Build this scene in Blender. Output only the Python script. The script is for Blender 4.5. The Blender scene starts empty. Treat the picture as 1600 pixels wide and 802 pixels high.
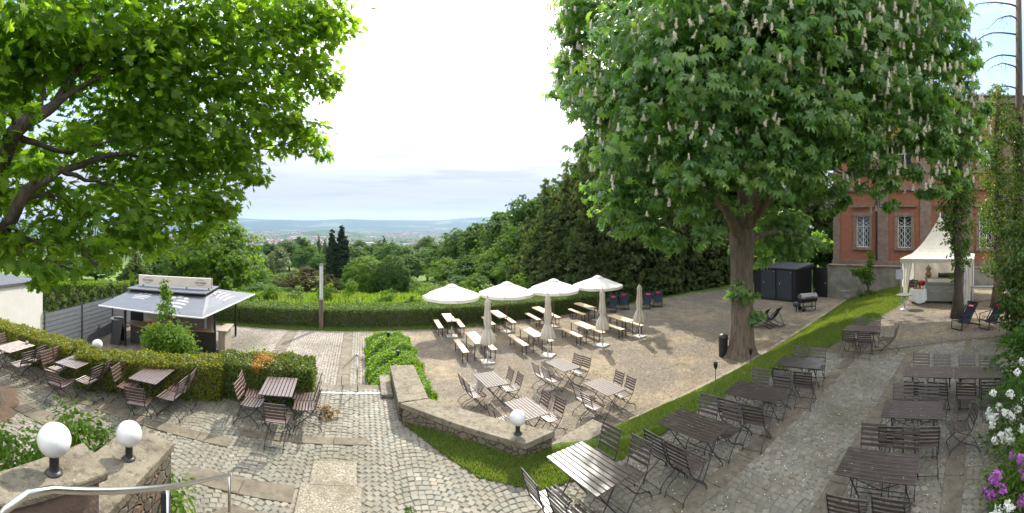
import bpy, math, random
import numpy as np
from mathutils import Vector, Matrix
random.seed(7)
RNG = np.random.default_rng(7)
S = bpy.context.scene
COL = S.collection
R = math.radians
PI = math.pi
# ---------------------------------------------------------------- site
F, YH, H, B = 617.0, 352.0, 4.27, -1.33       # survey of the site: eye height above terrace, yard level
TH = R(22.0); CT, ST = math.cos(TH), math.sin(TH)
def uv(u, v): return (u*CT - v*ST, u*ST + v*CT)
def to_uv(x, y): return (x*CT + y*ST, -x*ST + y*CT)
def at(px, py, z=0.0):
    a = (px-800)/F; d = (H-z)*F/(py-YH)
    return Vector((d*math.sin(a), d*math.cos(a), z))
def pol(px, py, d):
    a = (px-800)/F
    return Vector((d*math.sin(a), d*math.cos(a), H-(py-YH)*d/F))
def smooth(x, a, b):
    t = np.clip((np.asarray(x, float)-a)/(b-a), 0, 1); return t*t*(3-2*t)
DS = np.array([0, 10, 37, 127, 277, 577, 1500, 3000, 5000, 16000.])
DZ = np.array([0, 1.0, 5.2, 13.5, 22.5, 40, 84, 104, 104, 104.])
def terrain(x, y):
    x = np.asarray(x, float); y = np.asarray(y, float)
    u = x*CT + y*ST; v = -x*ST + y*CT
    s = np.maximum(0, v-22.6)
    k = smooth(u/(v+12.0), 0.12, 0.75)
    z = B-0.13-np.interp(s, DS, DZ)*(1-0.8*k)
    d = np.hypot(x, y); a = np.arctan2(x, y)
    ridge = 272+34*np.sin(a*7+1)+22*np.sin(a*17+2)+9*np.sin(a*41)
    z = z+ridge*np.exp(-((d-10200)/1900.0)**2)*(y > 0)
    z = z+62*np.exp(-((d-3900)/420.0)**2-((a+0.47)/0.10)**2)
    z = z+np.where(d > 150, 1.5*np.sin(x*0.021)*np.sin(y*0.017), 0)
    return z
def tz(x, y): return float(terrain(x, y))
# ---------------------------------------------------------------- object helpers
def tag(o, label=None, cat=None, group=None, kind=None):
    if label: o['label'] = label
    if cat: o['category'] = cat
    if group: o['group'] = group
    if kind: o['kind'] = kind
    return o
def thing(name, label, cat, loc=(0, 0, 0), rz=0.0, group=None):
    o = bpy.data.objects.new(name, None); COL.objects.link(o)
    o.empty_display_size = 0.2
    o.location = loc; o.rotation_euler = (0, 0, rz)
    return tag(o, label, cat, group)
def dup(root, loc, rz=0.0, label=None, group=None, scale=None):
    r = root.copy(); COL.objects.link(r); r.location = loc; r.rotation_euler = (0, 0, rz)
    if label: r['label'] = label
    if group: r['group'] = group
    if scale is not None: r.scale = scale
    for ch in list(root.children):
        c = ch.copy(); COL.objects.link(c); c.parent = r
        for g in list(ch.children):
            d = g.copy(); COL.objects.link(d); d.parent = c
    return r
def link(name, me, m=None, parent=None):
    o = bpy.data.objects.new(name, me); COL.objects.link(o)
    if m is not None:
        for mm in (m if isinstance(m, (list, tuple)) else [m]): me.materials.append(mm)
    if parent is not None: o.parent = parent
    return o
class MB:
    def __init__(s): s.v = []; s.f = []; s.mi = []; s.m = 0; s.sm = []; s.smooth = False
    def add(s, vs, fs):
        n = len(s.v); s.v += [tuple(p) for p in vs]
        for f in fs: s.f.append(tuple(i+n for i in f)); s.mi.append(s.m); s.sm.append(s.smooth)
        return s
    def box(s, c, d, rot=None, bev=0.0):
        hx, hy, hz = d[0]/2, d[1]/2, d[2]/2
        c = Vector(c)
        if bev <= 0:
            vs = [Vector((x, y, z)) for z in (-hz, hz) for x, y in ((-hx, -hy), (hx, -hy), (hx, hy), (-hx, hy))]
            fs = [(3, 2, 1, 0), (4, 5, 6, 7), (0, 1, 5, 4), (1, 2, 6, 5), (2, 3, 7, 6), (3, 0, 4, 7)]
        else:
            b = min(bev, hx*.9, hy*.9, hz*.9); vs = []
            def ring(x, y, z, k): return [Vector(p) for p in ((-x+k, -y, z), (x-k, -y, z), (x, -y+k, z), (x, y-k, z), (x-k, y, z), (-x+k, y, z), (-x, y-k, z), (-x, -y+k, z))]
            for x, y, z, k in ((hx-b, hy-b, -hz, 0.0001), (hx, hy, -hz+b, b), (hx, hy, hz-b, b), (hx-b, hy-b, hz, 0.0001)): vs += ring(x, y, z, k)
            fs = [tuple(range(7, -1, -1)), tuple(range(24, 32))]
            for r in range(3):
                for i in range(8): fs.append((r*8+i, r*8+(i+1) % 8, r*8+8+(i+1) % 8, r*8+8+i))
        if rot is not None: vs = [rot @ p for p in vs]
        return s.add([c+p for p in vs], fs)
    def bar(s, a, b, w, t, up=(0, 0, 1)):
        a = Vector(a); b = Vector(b); x = (b-a); L = x.length; x.normalize()
        y = Vector(up).cross(x)
        if y.length < 1e-4: y = Vector((1, 0, 0)).cross(x)
        y.normalize(); z = x.cross(y)
        rot = Matrix((x, y, z)).transposed()
        return s.box((a+b)/2, (L, w, t), rot)
    def tube(s, pts, r, n=6, caps=True):
        pts = [Vector(p) for p in pts]; k = len(pts)
        rs = r if isinstance(r, (list, tuple)) else [r]*k
        vs = []; prev = None; old = s.smooth; s.smooth = True
        for i, p in enumerate(pts):
            t = (pts[min(i+1, k-1)]-pts[max(i-1, 0)]).normalized()
            if prev is None:
                prev = t.cross(Vector((0, 0, 1)))
                if prev.length < 1e-3: prev = t.cross(Vector((0, 1, 0)))
            prev = (prev-t*prev.dot(t)).normalized()
            q = t.cross(prev)
            for j in range(n):
                a = 2*PI*j/n; vs.append(p+(prev*math.cos(a)+q*math.sin(a))*rs[i])
        fs = [(i*n+j, i*n+(j+1) % n, (i+1)*n+(j+1) % n, (i+1)*n+j) for i in range(k-1) for j in range(n)]
        if caps: fs += [tuple(range(n-1, -1, -1)), tuple(range((k-1)*n, k*n))]
        s.add(vs, fs); s.smooth = old; return s
    def lathe(s, prof, n=20, c=(0, 0, 0), fn=None):
        vs = []; old = s.smooth; s.smooth = True
        for i, (r, z) in enumerate(prof):
            for j in range(n):
                a = 2*PI*j/n; rr = r*(fn(i, a) if fn else 1)
                vs.append((c[0]+rr*math.cos(a), c[1]+rr*math.sin(a), c[2]+z))
        k = len(prof)
        fs = [(i*n+j, i*n+(j+1) % n, (i+1)*n+(j+1) % n, (i+1)*n+j) for i in range(k-1) for j in range(n)]
        s.add(vs, fs); s.smooth = old
        s.add(vs[:n], [tuple(range(n-1, -1, -1))]); s.add(vs[-n:], [tuple(range(n))])
        return s
    def prism(s, poly, z0, z1):
        n = len(poly)
        z0s = z0 if isinstance(z0, (list, tuple)) else [z0]*n
        z1s = z1 if isinstance(z1, (list, tuple)) else [z1]*n
        vs = [(p[0], p[1], z) for p, z in zip(poly, z0s)]+[(p[0], p[1], z) for p, z in zip(poly, z1s)]
        fs = [tuple(range(n-1, -1, -1)), tuple(range(n, 2*n))]+[(i, (i+1) % n, n+(i+1) % n, n+i) for i in range(n)]
        return s.add(vs, fs)
    def build_each(s, name, m=None, parent=None):
        par = list(range(len(s.v)))
        def find(i):
            while par[i] != i: par[i] = par[par[i]]; i = par[i]
            return i
        for f in s.f:
            for i in f[1:]: par[find(i)] = find(f[0])
        groups = {}
        for k, f in enumerate(s.f): groups.setdefault(find(f[0]), []).append(k)
        out = []
        for ks in groups.values():
            mb = MB(); ids = sorted({i for k in ks for i in s.f[k]}); mp = {i: n for n, i in enumerate(ids)}
            mb.v = [s.v[i] for i in ids]; mb.f = [tuple(mp[i] for i in s.f[k]) for k in ks]; mb.mi = [s.mi[k] for k in ks]; mb.sm = [s.sm[k] for k in ks]
            out.append(mb.build(name, m, parent))
        return out
    def build(s, name, m=None, parent=None):
        me = bpy.data.meshes.new(name); me.from_pydata(s.v, [], s.f); me.update()
        me.polygons.foreach_set('material_index', s.mi); me.polygons.foreach_set('use_smooth', s.sm)
        return link(name, me, m, parent)
def np_mesh(name, V, Fc, rnd=None, smooth_=False):
    """V (n,3), Fc (m,k): one face size."""
    V = np.ascontiguousarray(V, np.float32); Fc = np.ascontiguousarray(Fc, np.int32)
    me = bpy.data.meshes.new(name); m, k = Fc.shape
    me.vertices.add(len(V)); me.vertices.foreach_set('co', V.ravel())
    me.loops.add(m*k); me.loops.foreach_set('vertex_index', Fc.ravel())
    me.polygons.add(m); me.polygons.foreach_set('loop_start', np.arange(0, m*k, k, dtype=np.int32))
    me.polygons.foreach_set('use_smooth', np.full(m, smooth_, bool))
    me.update(calc_edges=True)
    if rnd is not None:
        at_ = me.attributes.new('rnd', 'FLOAT', 'POINT'); at_.data.foreach_set('value', np.ascontiguousarray(rnd, np.float32))
    return me
def norm(a): return a/np.maximum(np.linalg.norm(a, axis=-1, keepdims=True), 1e-9)
def scatter(P, N, size, tmpl, D=None, rng=RNG):
    """leaf faces at P, facing N, tip towards D (or random); returns V, F, rnd"""
    tv, tf = tmpl; P = np.asarray(P, float); n = len(P)
    N = norm(np.asarray(N, float)); D = rng.normal(size=(n, 3)) if D is None else np.asarray(D, float)
    t = np.cross(D, N); t = norm(t+1e-6*rng.normal(size=(n, 3))); b = np.cross(N, t)
    s = np.broadcast_to(np.asarray(size, float), (n,))[:, None, None]
    V = P[:, None, :]+s*(tv[None, :, 0:1]*t[:, None]+tv[None, :, 1:2]*b[:, None]+tv[None, :, 2:3]*N[:, None])
    Fc = tf[None]+(np.arange(n)*len(tv))[:, None, None]
    return V.reshape(-1, 3), Fc.reshape(-1, tf.shape[1]), np.repeat(rng.random(n), len(tv))
def merge(parts):
    Vs, Fs, Rs = [], [], []; o = 0
    for V, Fc, r in parts: Vs.append(V); Fs.append(Fc+o); Rs.append(r); o += len(V)
    return np.concatenate(Vs), np.concatenate(Fs), np.concatenate(Rs)
# leaf templates (unit length, tip at +y)
T_LEAF = (np.array([(0, 0, 0), (-.30, .45, .09), (0, 1, -.08), (.30, .45, .09)], float), np.array([(0, 3, 2), (0, 2, 1)]))
T_NARROW = (np.array([(0, 0, 0), (-.12, .4, .03), (0, 1, -.1), (.12, .4, .03)], float), np.array([(0, 3, 2), (0, 2, 1)]))
_o = [(0, 0), (.07, .14), (.30, .10), (.16, .28), (.52, .36), (.20, .50), (.50, .70), (.17, .70), (.20, .88), (0, 1)]
_pts = _o+[(-x, y) for x, y in _o[-2:0:-1]]
_ov = np.array([(0, .45, -.03)]+[(x, y, .18*abs(x)-.10*y*y) for x, y in _pts], float)
T_OAK = (_ov, np.array([(0, i+1, (i+1) % len(_pts)+1) for i in range(len(_pts))]))
def _palm(k, spread, L):
    vs, fs = [], []
    for i in range(k):
        a = (i-(k-1)/2)*spread; l = L*(1-.38*abs(i-(k-1)/2)/((k-1)/2)); n = len(vs)
        c, s_ = math.cos(a), math.sin(a)
        for x, y, z in ((0, 0.02, 0), (-.19*l, .64*l, -.05*l), (0, l, -.34*l), (.19*l, .64*l, -.05*l), (0, .58*l, -.02*l)):
            vs.append((x*c+y*s_, y*c-x*s_, z-.10*y*y))
        fs += [(n, n+3, n+4), (n, n+4, n+1), (n+3, n+2, n+4), (n+4, n+2, n+1)]
    return (np.array(vs, float), np.array(fs))
T_CHEST = _palm(6, .62, 1.0)
T_SPRAY = _palm(4, .42, 1.0)
# ---------------------------------------------------------------- materials
class NB:
    def __init__(s, name):
        s.m = bpy.data.materials.new(name); s.m.use_nodes = True; s.t = s.m.node_tree
        s.b = s.t.nodes['Principled BSDF']; s.o = s.t.nodes['Material Output']
    def n(s, typ, **k):
        x = s.t.nodes.new(typ)
        for a, v in k.items(): setattr(x, a, v)
        return x
    def l(s, a, b): s.t.links.new(a, b)
    def co(s, scale=None, kind='Object'):
        tc = s.n('ShaderNodeTexCoord')
        if scale is None: return tc.outputs[kind]
        mp = s.n('ShaderNodeMapping'); mp.inputs['Scale'].default_value = scale if isinstance(scale, (tuple, list)) else (scale,)*3
        s.l(tc.outputs[kind], mp.inputs['Vector']); return mp.outputs['Vector']
    def noise(s, vec, sc, det=4, rough=.55):
        x = s.n('ShaderNodeTexNoise'); x.inputs['Scale'].default_value = sc; x.inputs['Detail'].default_value = det; x.inputs['Roughness'].default_value = rough
        if vec is not None: s.l(vec, x.inputs['Vector'])
        return x.outputs['Fac']
    def vor(s, vec, sc, feat='F1', out='Distance'):
        x = s.n('ShaderNodeTexVoronoi'); x.feature = feat; x.inputs['Scale'].default_value = sc
        if vec is not None: s.l(vec, x.inputs['Vector'])
        return x.outputs[out]
    def ramp(s, fac, stops):
        x = s.n('ShaderNodeValToRGB'); e = x.color_ramp.elements
        while len(e) < len(stops): e.new(0.5)
        for q, (p, c) in zip(e, stops): q.position = p; q.color = (*c, 1) if len(c) == 3 else c
        s.l(fac, x.inputs['Fac']); return x.outputs['Color']
    def mix(s, f, a, b, mode='MIX'):
        x = s.n('ShaderNodeMix', data_type='RGBA', blend_type=mode)
        for sock, val in ((x.inputs[0], f), (x.inputs[6], a), (x.inputs[7], b)):
            if hasattr(val, 'is_linked') or hasattr(val, 'node'): s.l(val, sock)
            elif isinstance(val, (int, float)): sock.default_value = val
            else: sock.default_value = (*val, 1)
        return x.outputs[2]
    def math(s, op, a, b=None):
        x = s.n('ShaderNodeMath', operation=op)
        for i, val in enumerate((a, b)):
            if val is None: continue
            if isinstance(val, (int, float)): x.inputs[i].default_value = val
            else: s.l(val, x.inputs[i])
        return x.outputs[0]
    def attr(s, name='rnd'):
        x = s.n('ShaderNodeAttribute'); x.attribute_name = name; return x.outputs['Fac']
    def bump(s, h, dist=.01, strength=1.0):
        x = s.n('ShaderNodeBump'); x.inputs['Distance'].default_value = dist; x.inputs['Strength'].default_value = strength
        s.l(h, x.inputs['Height']); s.l(x.outputs['Normal'], s.b.inputs['Normal'])
    def set(s, **k):
        for a, v in k.items():
            sock = s.b.inputs[a.replace('_', ' ')]
            if isinstance(v, (int, float)): sock.default_value = v
            elif isinstance(v, (tuple, list)): sock.default_value = (*v, 1) if len(v) == 3 else v
            else: s.l(v, sock)
        return s
def plain(name, c1, c2=None, rough=.6, sc=6, metal=0.0, spec=.5, coat=0.0, bump=0.0, bsc=40, objvar=0.0, stretch=None):
    b = NB(name); c2 = c2 or tuple(x*.75 for x in c1)
    v = b.co(stretch)
    col = b.ramp(b.noise(v, sc, 6, .65), [(.3, c2), (.7, c1)])
    if objvar:
        oi = b.n('ShaderNodeObjectInfo')
        k = b.math('ADD', b.math('MULTIPLY', oi.outputs['Random'], objvar), 1-objvar/2)
        hs = b.n('ShaderNodeHueSaturation'); b.l(col, hs.inputs['Color']); b.l(k, hs.inputs['Value']); col = hs.outputs['Color']
    b.set(Base_Color=col, Roughness=rough, Metallic=metal, Specular_IOR_Level=spec, Coat_Weight=coat)
    if coat: b.set(Coat_Roughness=.22)
    if bump: b.bump(b.noise(v, bsc, 5), bump)
    return b.m
def leaf(name, cols, trans=.42, tmul=(1.5, 1.35, .55), rough=.42, spec=.45, patch=None, patch_sc=.6):
    b = NB(name); a = b.attr()
    col = b.ramp(a, [(i/(len(cols)-1) if len(cols) > 1 else 0, c) for i, c in enumerate(cols)])
    if patch:
        sx = b.n('ShaderNodeSeparateXYZ'); b.l(b.co(), sx.inputs[0]); q = b.math('ADD', b.math('MULTIPLY', b.math('ABSOLUTE', b.math('SUBTRACT', sx.outputs[0], 1.05)), -1.6), b.math('ADD', b.math('MULTIPLY', sx.outputs[2], 2.2), b.math('ADD', b.math('MULTIPLY', b.noise(b.co(), 6, 3), 1.2), -1.75)))
        col = b.mix(b.ramp(q, [(.25, (0, 0, 0)), (.75, (.85, .85, .85))]), col, patch)
    b.set(Base_Color=col, Roughness=rough, Specular_IOR_Level=spec)
    tr = b.n('ShaderNodeBsdfTranslucent'); b.l(b.mix(1.0, col, tmul, 'MULTIPLY'), tr.inputs['Color'])
    mx = b.n('ShaderNodeMixShader'); mx.inputs[0].default_value = trans
    b.l(b.b.outputs[0], mx.inputs[1]); b.l(tr.outputs[0], mx.inputs[2]); b.l(mx.outputs[0], b.o.inputs['Surface'])
    return b.m
def cloth(name, c, trans=.3, rough=.9):
    b = NB(name); col = b.ramp(b.noise(b.co(), 3, 4), [(.3, tuple(x*.9 for x in c)), (.7, c)])
    b.set(Base_Color=col, Roughness=rough, Specular_IOR_Level=.1); b.bump(b.noise(b.co(), 9, 3), .01)
    tr = b.n('ShaderNodeBsdfTranslucent'); b.l(col, tr.inputs['Color'])
    mx = b.n('ShaderNodeMixShader'); mx.inputs[0].default_value = trans
    b.l(b.b.outputs[0], mx.inputs[1]); b.l(tr.outputs[0], mx.inputs[2]); b.l(mx.outputs[0], b.o.inputs['Surface'])
    return b.m
M = {}
def slat_wood(name, c1, c2, rough, coat):
    b = NB(name); v = b.co((3, 40, 40))
    oi = b.n('ShaderNodeObjectInfo')
    g = b.noise(v, 2.0, 6, .6)
    col = b.ramp(g, [(.25, c2), (.75, c1)])
    wear = b.ramp(b.noise(b.co(), 5, 5, .7), [(.52, (0, 0, 0)), (.72, (1, 1, 1))])
    col = b.mix(b.math('MULTIPLY', wear, .35), col, (.17, .14, .12))
    hs = b.n('ShaderNodeHueSaturation'); b.l(col, hs.inputs['Color'])
    b.l(b.math('ADD', b.math('MULTIPLY', oi.outputs['Random'], .5), .75), hs.inputs['Value'])
    b.set(Base_Color=hs.outputs['Color'], Roughness=b.ramp(b.noise(b.co(), 12, 4), [(.3, (rough-.08,)*3), (.7, (rough+.1,)*3)]), Specular_IOR_Level=.75, Coat_Weight=coat, Coat_Roughness=.28)
    b.bump(g, .002)
    return b.m
M['wood'] = slat_wood('brown_slats', (.085, .038, .026), (.04, .017, .012), .38, .2)
M['wood_grey'] = slat_wood('grey_slats', (.15, .122, .105), (.09, .07, .062), .5, .0)  # paler, greyer slats for the gravel tables
M['wood_grey'].node_tree.nodes['Principled BSDF'].inputs['Specular IOR Level'].default_value = .28
M['wood_dark'] = slat_wood('dark_slats', (.050, .033, .024), (.025, .017, .012), .38, .6)
M['iron'] = plain('black_iron', (.025, .026, .028), (.015, .015, .016), .45, 10, spec=.5)
M['pine'] = plain('pale_pine', (.62, .48, .31), (.52, .38, .23), .45, 4, stretch=(1, 14, 14), coat=.15, objvar=.2)
M['green_iron'] = plain('green_iron', (.04, .05, .05), (.02, .025, .025), .5)
M['redwood'] = plain('red_pole', (.24, .09, .05), (.15, .05, .03), .5, 20, stretch=(1, 1, .1))
M['canvas'] = cloth('cream_canvas', (.83, .80, .74), .30)
M['canvas_old'] = cloth('beige_canvas', (.66, .60, .51), .22)
M['concrete'] = plain('concrete', (.42, .41, .39), (.30, .29, .27), .85, 6, bump=.006, bsc=30)
M['steel'] = plain('brushed_steel', (.62, .61, .59), (.50, .49, .47), .28, 30, metal=1.0, stretch=(1, 1, 8))
M['galv'] = plain('galvanised', (.5, .52, .54), (.36, .38, .4), .45, 14, metal=.6)
def aggregate():
    b = NB('washed_concrete'); v = b.co(); g = b.vor(v, 55, 'F1', 'Color'); sep = b.n('ShaderNodeSeparateColor'); b.l(g, sep.inputs[0])
    c = b.ramp(sep.outputs[0], [(0, (.12, .105, .08)), (.4, (.22, .195, .15)), (.8, (.30, .27, .21)), (1, (.42, .39, .32))])
    c = b.mix(b.ramp(b.noise(v, 2.5, 6, .7), [(.42, (0, 0, 0)), (.68, (.8, .8, .8))]), c, (.14, .125, .085))
    b.set(Base_Color=c, Roughness=.9, Specular_IOR_Level=.25); b.bump(b.vor(v, 55), .008); return b.m
M['aggregate'] = aggregate()
M['far_house'] = plain('far_walls', (.42, .40, .38), (.34, .32, .30), .9, .01)
M['greytop'] = plain('grey_tabletop', (.17, .17, .17), (.11, .11, .11), .5, 6)
M['lid'] = plain('dull_lid', (.22, .22, .22), (.14, .14, .14), .4, 8, metal=.5)
M['globe'] = plain('opal_glass', (.62, .62, .61), (.58, .58, .57), .12, 2, spec=.5, coat=.4)
M['black'] = plain('black_paint', (.018, .018, .02), (.012, .012, .013), .45)
M['anthracite'] = plain('anthracite', (.045, .05, .056), (.032, .035, .04), .45, 2, objvar=.1)
M['navy'] = plain('navy_cloth', (.018, .022, .05), (.012, .014, .03), .9)
M['red'] = plain('red_plastic', (.5, .02, .02), (.4, .015, .015), .4)
M['white'] = plain('white_paint', (.8, .8, .78), (.74, .74, .72), .6, 3)
M['glass'] = plain('dark_glass', (.03, .04, .045), (.02, .025, .03), .06, 2, spec=.8)
M['soil'] = plain('soil', (.10, .065, .04), (.05, .033, .02), .95, 5, bump=.03, bsc=14)
M['oak_bark'] = plain('oak_bark', (.11, .085, .062), (.04, .031, .024), .95, 7, bump=.05, bsc=16, stretch=(1.6, 1.6, .5))
M['bark'] = plain('bark', (.19, .145, .10), (.075, .057, .042), .9, 5, bump=.05, bsc=9, stretch=(1.6, 1.6, .35))
M['bark_dark'] = plain('dark_bark', (.10, .075, .055), (.045, .034, .027), .9, 6, bump=.03, bsc=12, stretch=(1.6, 1.6, .4))
def stonecap():
    b = NB('weathered_sandstone'); v = b.co()
    base = b.ramp(b.noise(v, 3.2, 6, .7), [(.28, (.12, .10, .075)), (.5, (.20, .175, .13)), (.75, (.27, .24, .185))])
    moss = b.ramp(b.noise(v, 9, 6, .75), [(.50, (0, 0, 0)), (.66, (1, 1, 1))])
    col = b.mix(b.math('MULTIPLY', moss, .8), base, (.055, .05, .036))
    lich = b.ramp(b.noise(v, 26, 4, .7), [(.62, (0, 0, 0)), (.70, (1, 1, 1))])
    col = b.mix(b.math('MULTIPLY', lich, .6), col, (.50, .47, .38))
    b.set(Base_Color=col, Roughness=.92, Specular_IOR_Level=.2); b.bump(b.noise(v, 28, 6, .7), .018); return b.m
M['cap'] = stonecap()
def rubble():
    b = NB('rubble_stone'); v = b.co((1, 1, 1.5))
    w = b.n('ShaderNodeMix', data_type='VECTOR'); 
    nn = b.n('ShaderNodeTexNoise'); nn.inputs['Scale'].default_value = 5; b.l(v, nn.inputs['Vector']); va = b.n('ShaderNodeVectorMath', operation='MULTIPLY_ADD'); va.inputs[1].default_value = (.14, .14, .14); b.l(nn.outputs['Color'], va.inputs[0]); b.l(v, va.inputs[2]); v = va.outputs[0]
    edge = b.vor(v, 5.5, 'DISTANCE_TO_EDGE'); cell = b.vor(v, 5.5, 'F1', 'Color')
    sep = b.n('ShaderNodeSeparateColor'); b.l(cell, sep.inputs[0])
    col = b.ramp(sep.outputs[0], [(0, (.13, .105, .08)), (.4, (.19, .16, .12)), (.75, (.16, .145, .12)), (1, (.21, .13, .095))])
    col = b.mix(b.math('MULTIPLY', b.noise(v, 18, 5), .6), col, (.10, .085, .06))
    j = b.ramp(edge, [(.0, (1, 1, 1)), (.04, (0, 0, 0))])
    col = b.mix(b.math('MULTIPLY', j, .5), col, (.085, .072, .052))
    b.set(Base_Color=col, Roughness=.95, Specular_IOR_Level=.15)
    b.bump(b.math('ADD', b.ramp(edge, [(0, (0, 0, 0)), (.09, (1, 1, 1))]), b.math('MULTIPLY', b.noise(v, 25, 5), .5)), .03)
    return b.m
M['rubble'] = rubble()
def cobblemat(name, stops):
    b = NB(name); a = b.attr(); v = b.co()
    col = b.ramp(a, stops)
    col = b.mix(b.math('MULTIPLY', b.noise(v, 40, 5, .7), .5), col, (.12, .115, .10))
    col = b.mix(b.ramp(b.noise(v, .55, 4, .6), [(.42, (0, 0, 0)), (.66, (.75, .75, .75))]), col, (.10, .09, .058))
    b.set(Base_Color=col, Roughness=.72, Specular_IOR_Level=.4); b.bump(b.noise(v, 55, 4), .006); return b.m
M['cobble'] = cobblemat('cobble_stone', [(0, (.15, .14, .115)), (.3, (.205, .19, .15)), (.55, (.26, .24, .19)), (.8, (.185, .185, .155)), (.93, (.25, .20, .15)), (1, (.32, .295, .235))])
M['setts'] = cobblemat('pale_setts', [(0, (.24, .20, .165)), (.4, (.32, .27, .225)), (.7, (.27, .235, .20)), (1, (.38, .325, .27))])
def joint():
    b = NB('joint_sand'); v = b.co()
    c = b.ramp(b.noise(v, 1.1, 5, .65), [(.35, (.08, .07, .048)), (.55, (.15, .125, .085)), (.72, (.09, .095, .045))])
    b.set(Base_Color=b.mix(b.math('MULTIPLY', b.noise(v, 60, 3), .5), c, (.16, .14, .10)), Roughness=.95); b.bump(b.noise(v, 50, 4), .01); return b.m
M['joint'] = joint()
def flag():
    b = NB('flagstone'); v = b.co()
    c = b.ramp(b.noise(v, 2.2, 6, .65), [(.3, (.095, .08, .06)), (.55, (.16, .135, .10)), (.78, (.215, .185, .14))])
    c = b.mix(b.ramp(b.noise(v, 6, 6, .7), [(.48, (0, 0, 0)), (.66, (.75, .75, .75))]), c, (.075, .07, .045))
    b.set(Base_Color=c, Roughness=.85, Specular_IOR_Level=.3); b.bump(b.noise(v, 35, 5), .008); return b.m
M['flag'] = flag()
def gravel():
    b = NB('gravel'); v = b.co()
    g = b.vor(v, 34, 'F1', 'Color'); sep = b.n('ShaderNodeSeparateColor'); b.l(g, sep.inputs[0])
    c = b.ramp(sep.outputs[0], [(0, (.09, .075, .06)), (.35, (.18, .155, .125)), (.7, (.26, .22, .17)), (.9, (.20, .19, .175)), (1, (.44, .39, .31))])
    big = b.noise(v, .35, 5, .6)
    c = b.mix(b.ramp(big, [(.46, (0, 0, 0)), (.60, (.62, .62, .62))]), c, (.38, .30, .185))
    c = b.mix(b.ramp(b.noise(v, 1.7, 6, .75), [(.46, (0, 0, 0)), (.68, (.8, .8, .8))]), c, (.13, .105, .08))
    c = b.mix(b.ramp(b.noise(v, 7, 8, .85), [(.42, (0, 0, 0)), (.62, (.7, .7, .7))]), c, (.12, .10, .08))
    c = b.mix(b.ramp(b.noise(v, 22, 4, .8), [(.58, (0, 0, 0)), (.70, (.8, .8, .8))]), c, (.42, .33, .22))
    b.set(Base_Color=c, Roughness=.95, Specular_IOR_Level=.2)
    b.bump(b.math('ADD', b.vor(v, 34), b.math('MULTIPLY', b.noise(v, 3, 5), 1.2)), .018); return b.m
M['gravel'] = gravel()
def turf(name, c1, c2, c3):
    b = NB(name); v = b.co()
    c = b.ramp(b.noise(v, 1.2, 6, .65), [(.3, c1), (.5, c2), (.72, c3)])
    c = b.mix(b.math('MULTIPLY', b.noise(v, 40, 4, .7), .6), c, tuple(x*.5 for x in c1))
    b.set(Base_Color=c, Roughness=.9, Specular_IOR_Level=.15); b.bump(b.noise(v, 45, 4), .03); return b.m
M['lawn'] = turf('lawn_base', (.06, .10, .02), (.095, .15, .03), (.16, .165, .06))
def landmat():
    b = NB('land'); v = b.co(); 
    ln = b.n('ShaderNodeVectorMath', operation='LENGTH'); b.l(v, ln.inputs[0]); d = ln.outputs['Value']
    near = b.ramp(b.noise(v, .22, 6, .7), [(.3, (.08, .14, .025)), (.5, (.13, .20, .04)), (.7, (.20, .23, .07))])
    near = b.mix(b.math('MULTIPLY', b.noise(v, 4, 5), .5), near, (.045, .085, .015))
    cell = b.vor(v, .009, 'F1', 'Color'); sep = b.n('ShaderNodeSeparateColor'); b.l(cell, sep.inputs[0])
    far = b.ramp(sep.outputs[0], [(0, (.022, .05, .014)), (.45, (.03, .065, .018)), (.6, (.07, .11, .03)), (.75, (.05, .085, .025)), (.9, (.17, .14, .08)), (1, (.10, .14, .045))])
    far = b.mix(b.math('MULTIPLY', b.noise(v, .03, 5, .75), .8), far, (.02, .042, .014))
    c = b.mix(b.ramp(b.math('MULTIPLY', d, 1/400.), [(.2, (0, 0, 0)), (.7, (1, 1, 1))]), near, far)
    wood = b.ramp(b.noise(v, .0011, 6, .65), [(.40, (.022, .045, .016)), (.56, (.03, .055, .02)), (.60, (.10, .13, .05)), (.70, (.05, .08, .03))])
    c = b.mix(b.ramp(b.math('MULTIPLY', d, 1/10000.), [(.45, (0, 0, 0)), (.7, (1, 1, 1))]), c, wood)
    b.set(Base_Color=c, Roughness=.95, Specular_IOR_Level=.1); return b.m
M['land'] = landmat()
def brickmat():
    b = NB('red_brick'); v = b.co((1, 1, 1))
    cm = b.n('ShaderNodeSeparateXYZ'); b.l(v, cm.inputs[0]); cb = b.n('ShaderNodeCombineXYZ')
    b.l(b.math('ADD', cm.outputs[0], cm.outputs[1]), cb.inputs[0]); b.l(cm.outputs[2], cb.inputs[1])
    t = b.n('ShaderNodeTexBrick'); b.l(cb.outputs[0], t.inputs['Vector'])
    for k, val in (('Scale', 1.0), ('Brick Width', .25), ('Row Height', .077), ('Mortar Size', .009), ('Bias', 0.0)): t.inputs[k].default_value = val
    t.inputs['Color1'].default_value = (.40, .14, .085, 1); t.inputs['Color2'].default_value = (.30, .095, .055, 1); t.inputs['Mortar'].default_value = (.33, .22, .16, 1)
    c = b.mix(b.math('MULTIPLY', b.noise(v, 1.2, 5, .7), .5), t.outputs['Color'], (.30, .11, .065))
    b.set(Base_Color=c, Roughness=.85, Specular_IOR_Level=.2); b.bump(t.outputs['Fac'], -.006); return b.m
M['brick'] = brickmat()
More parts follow.
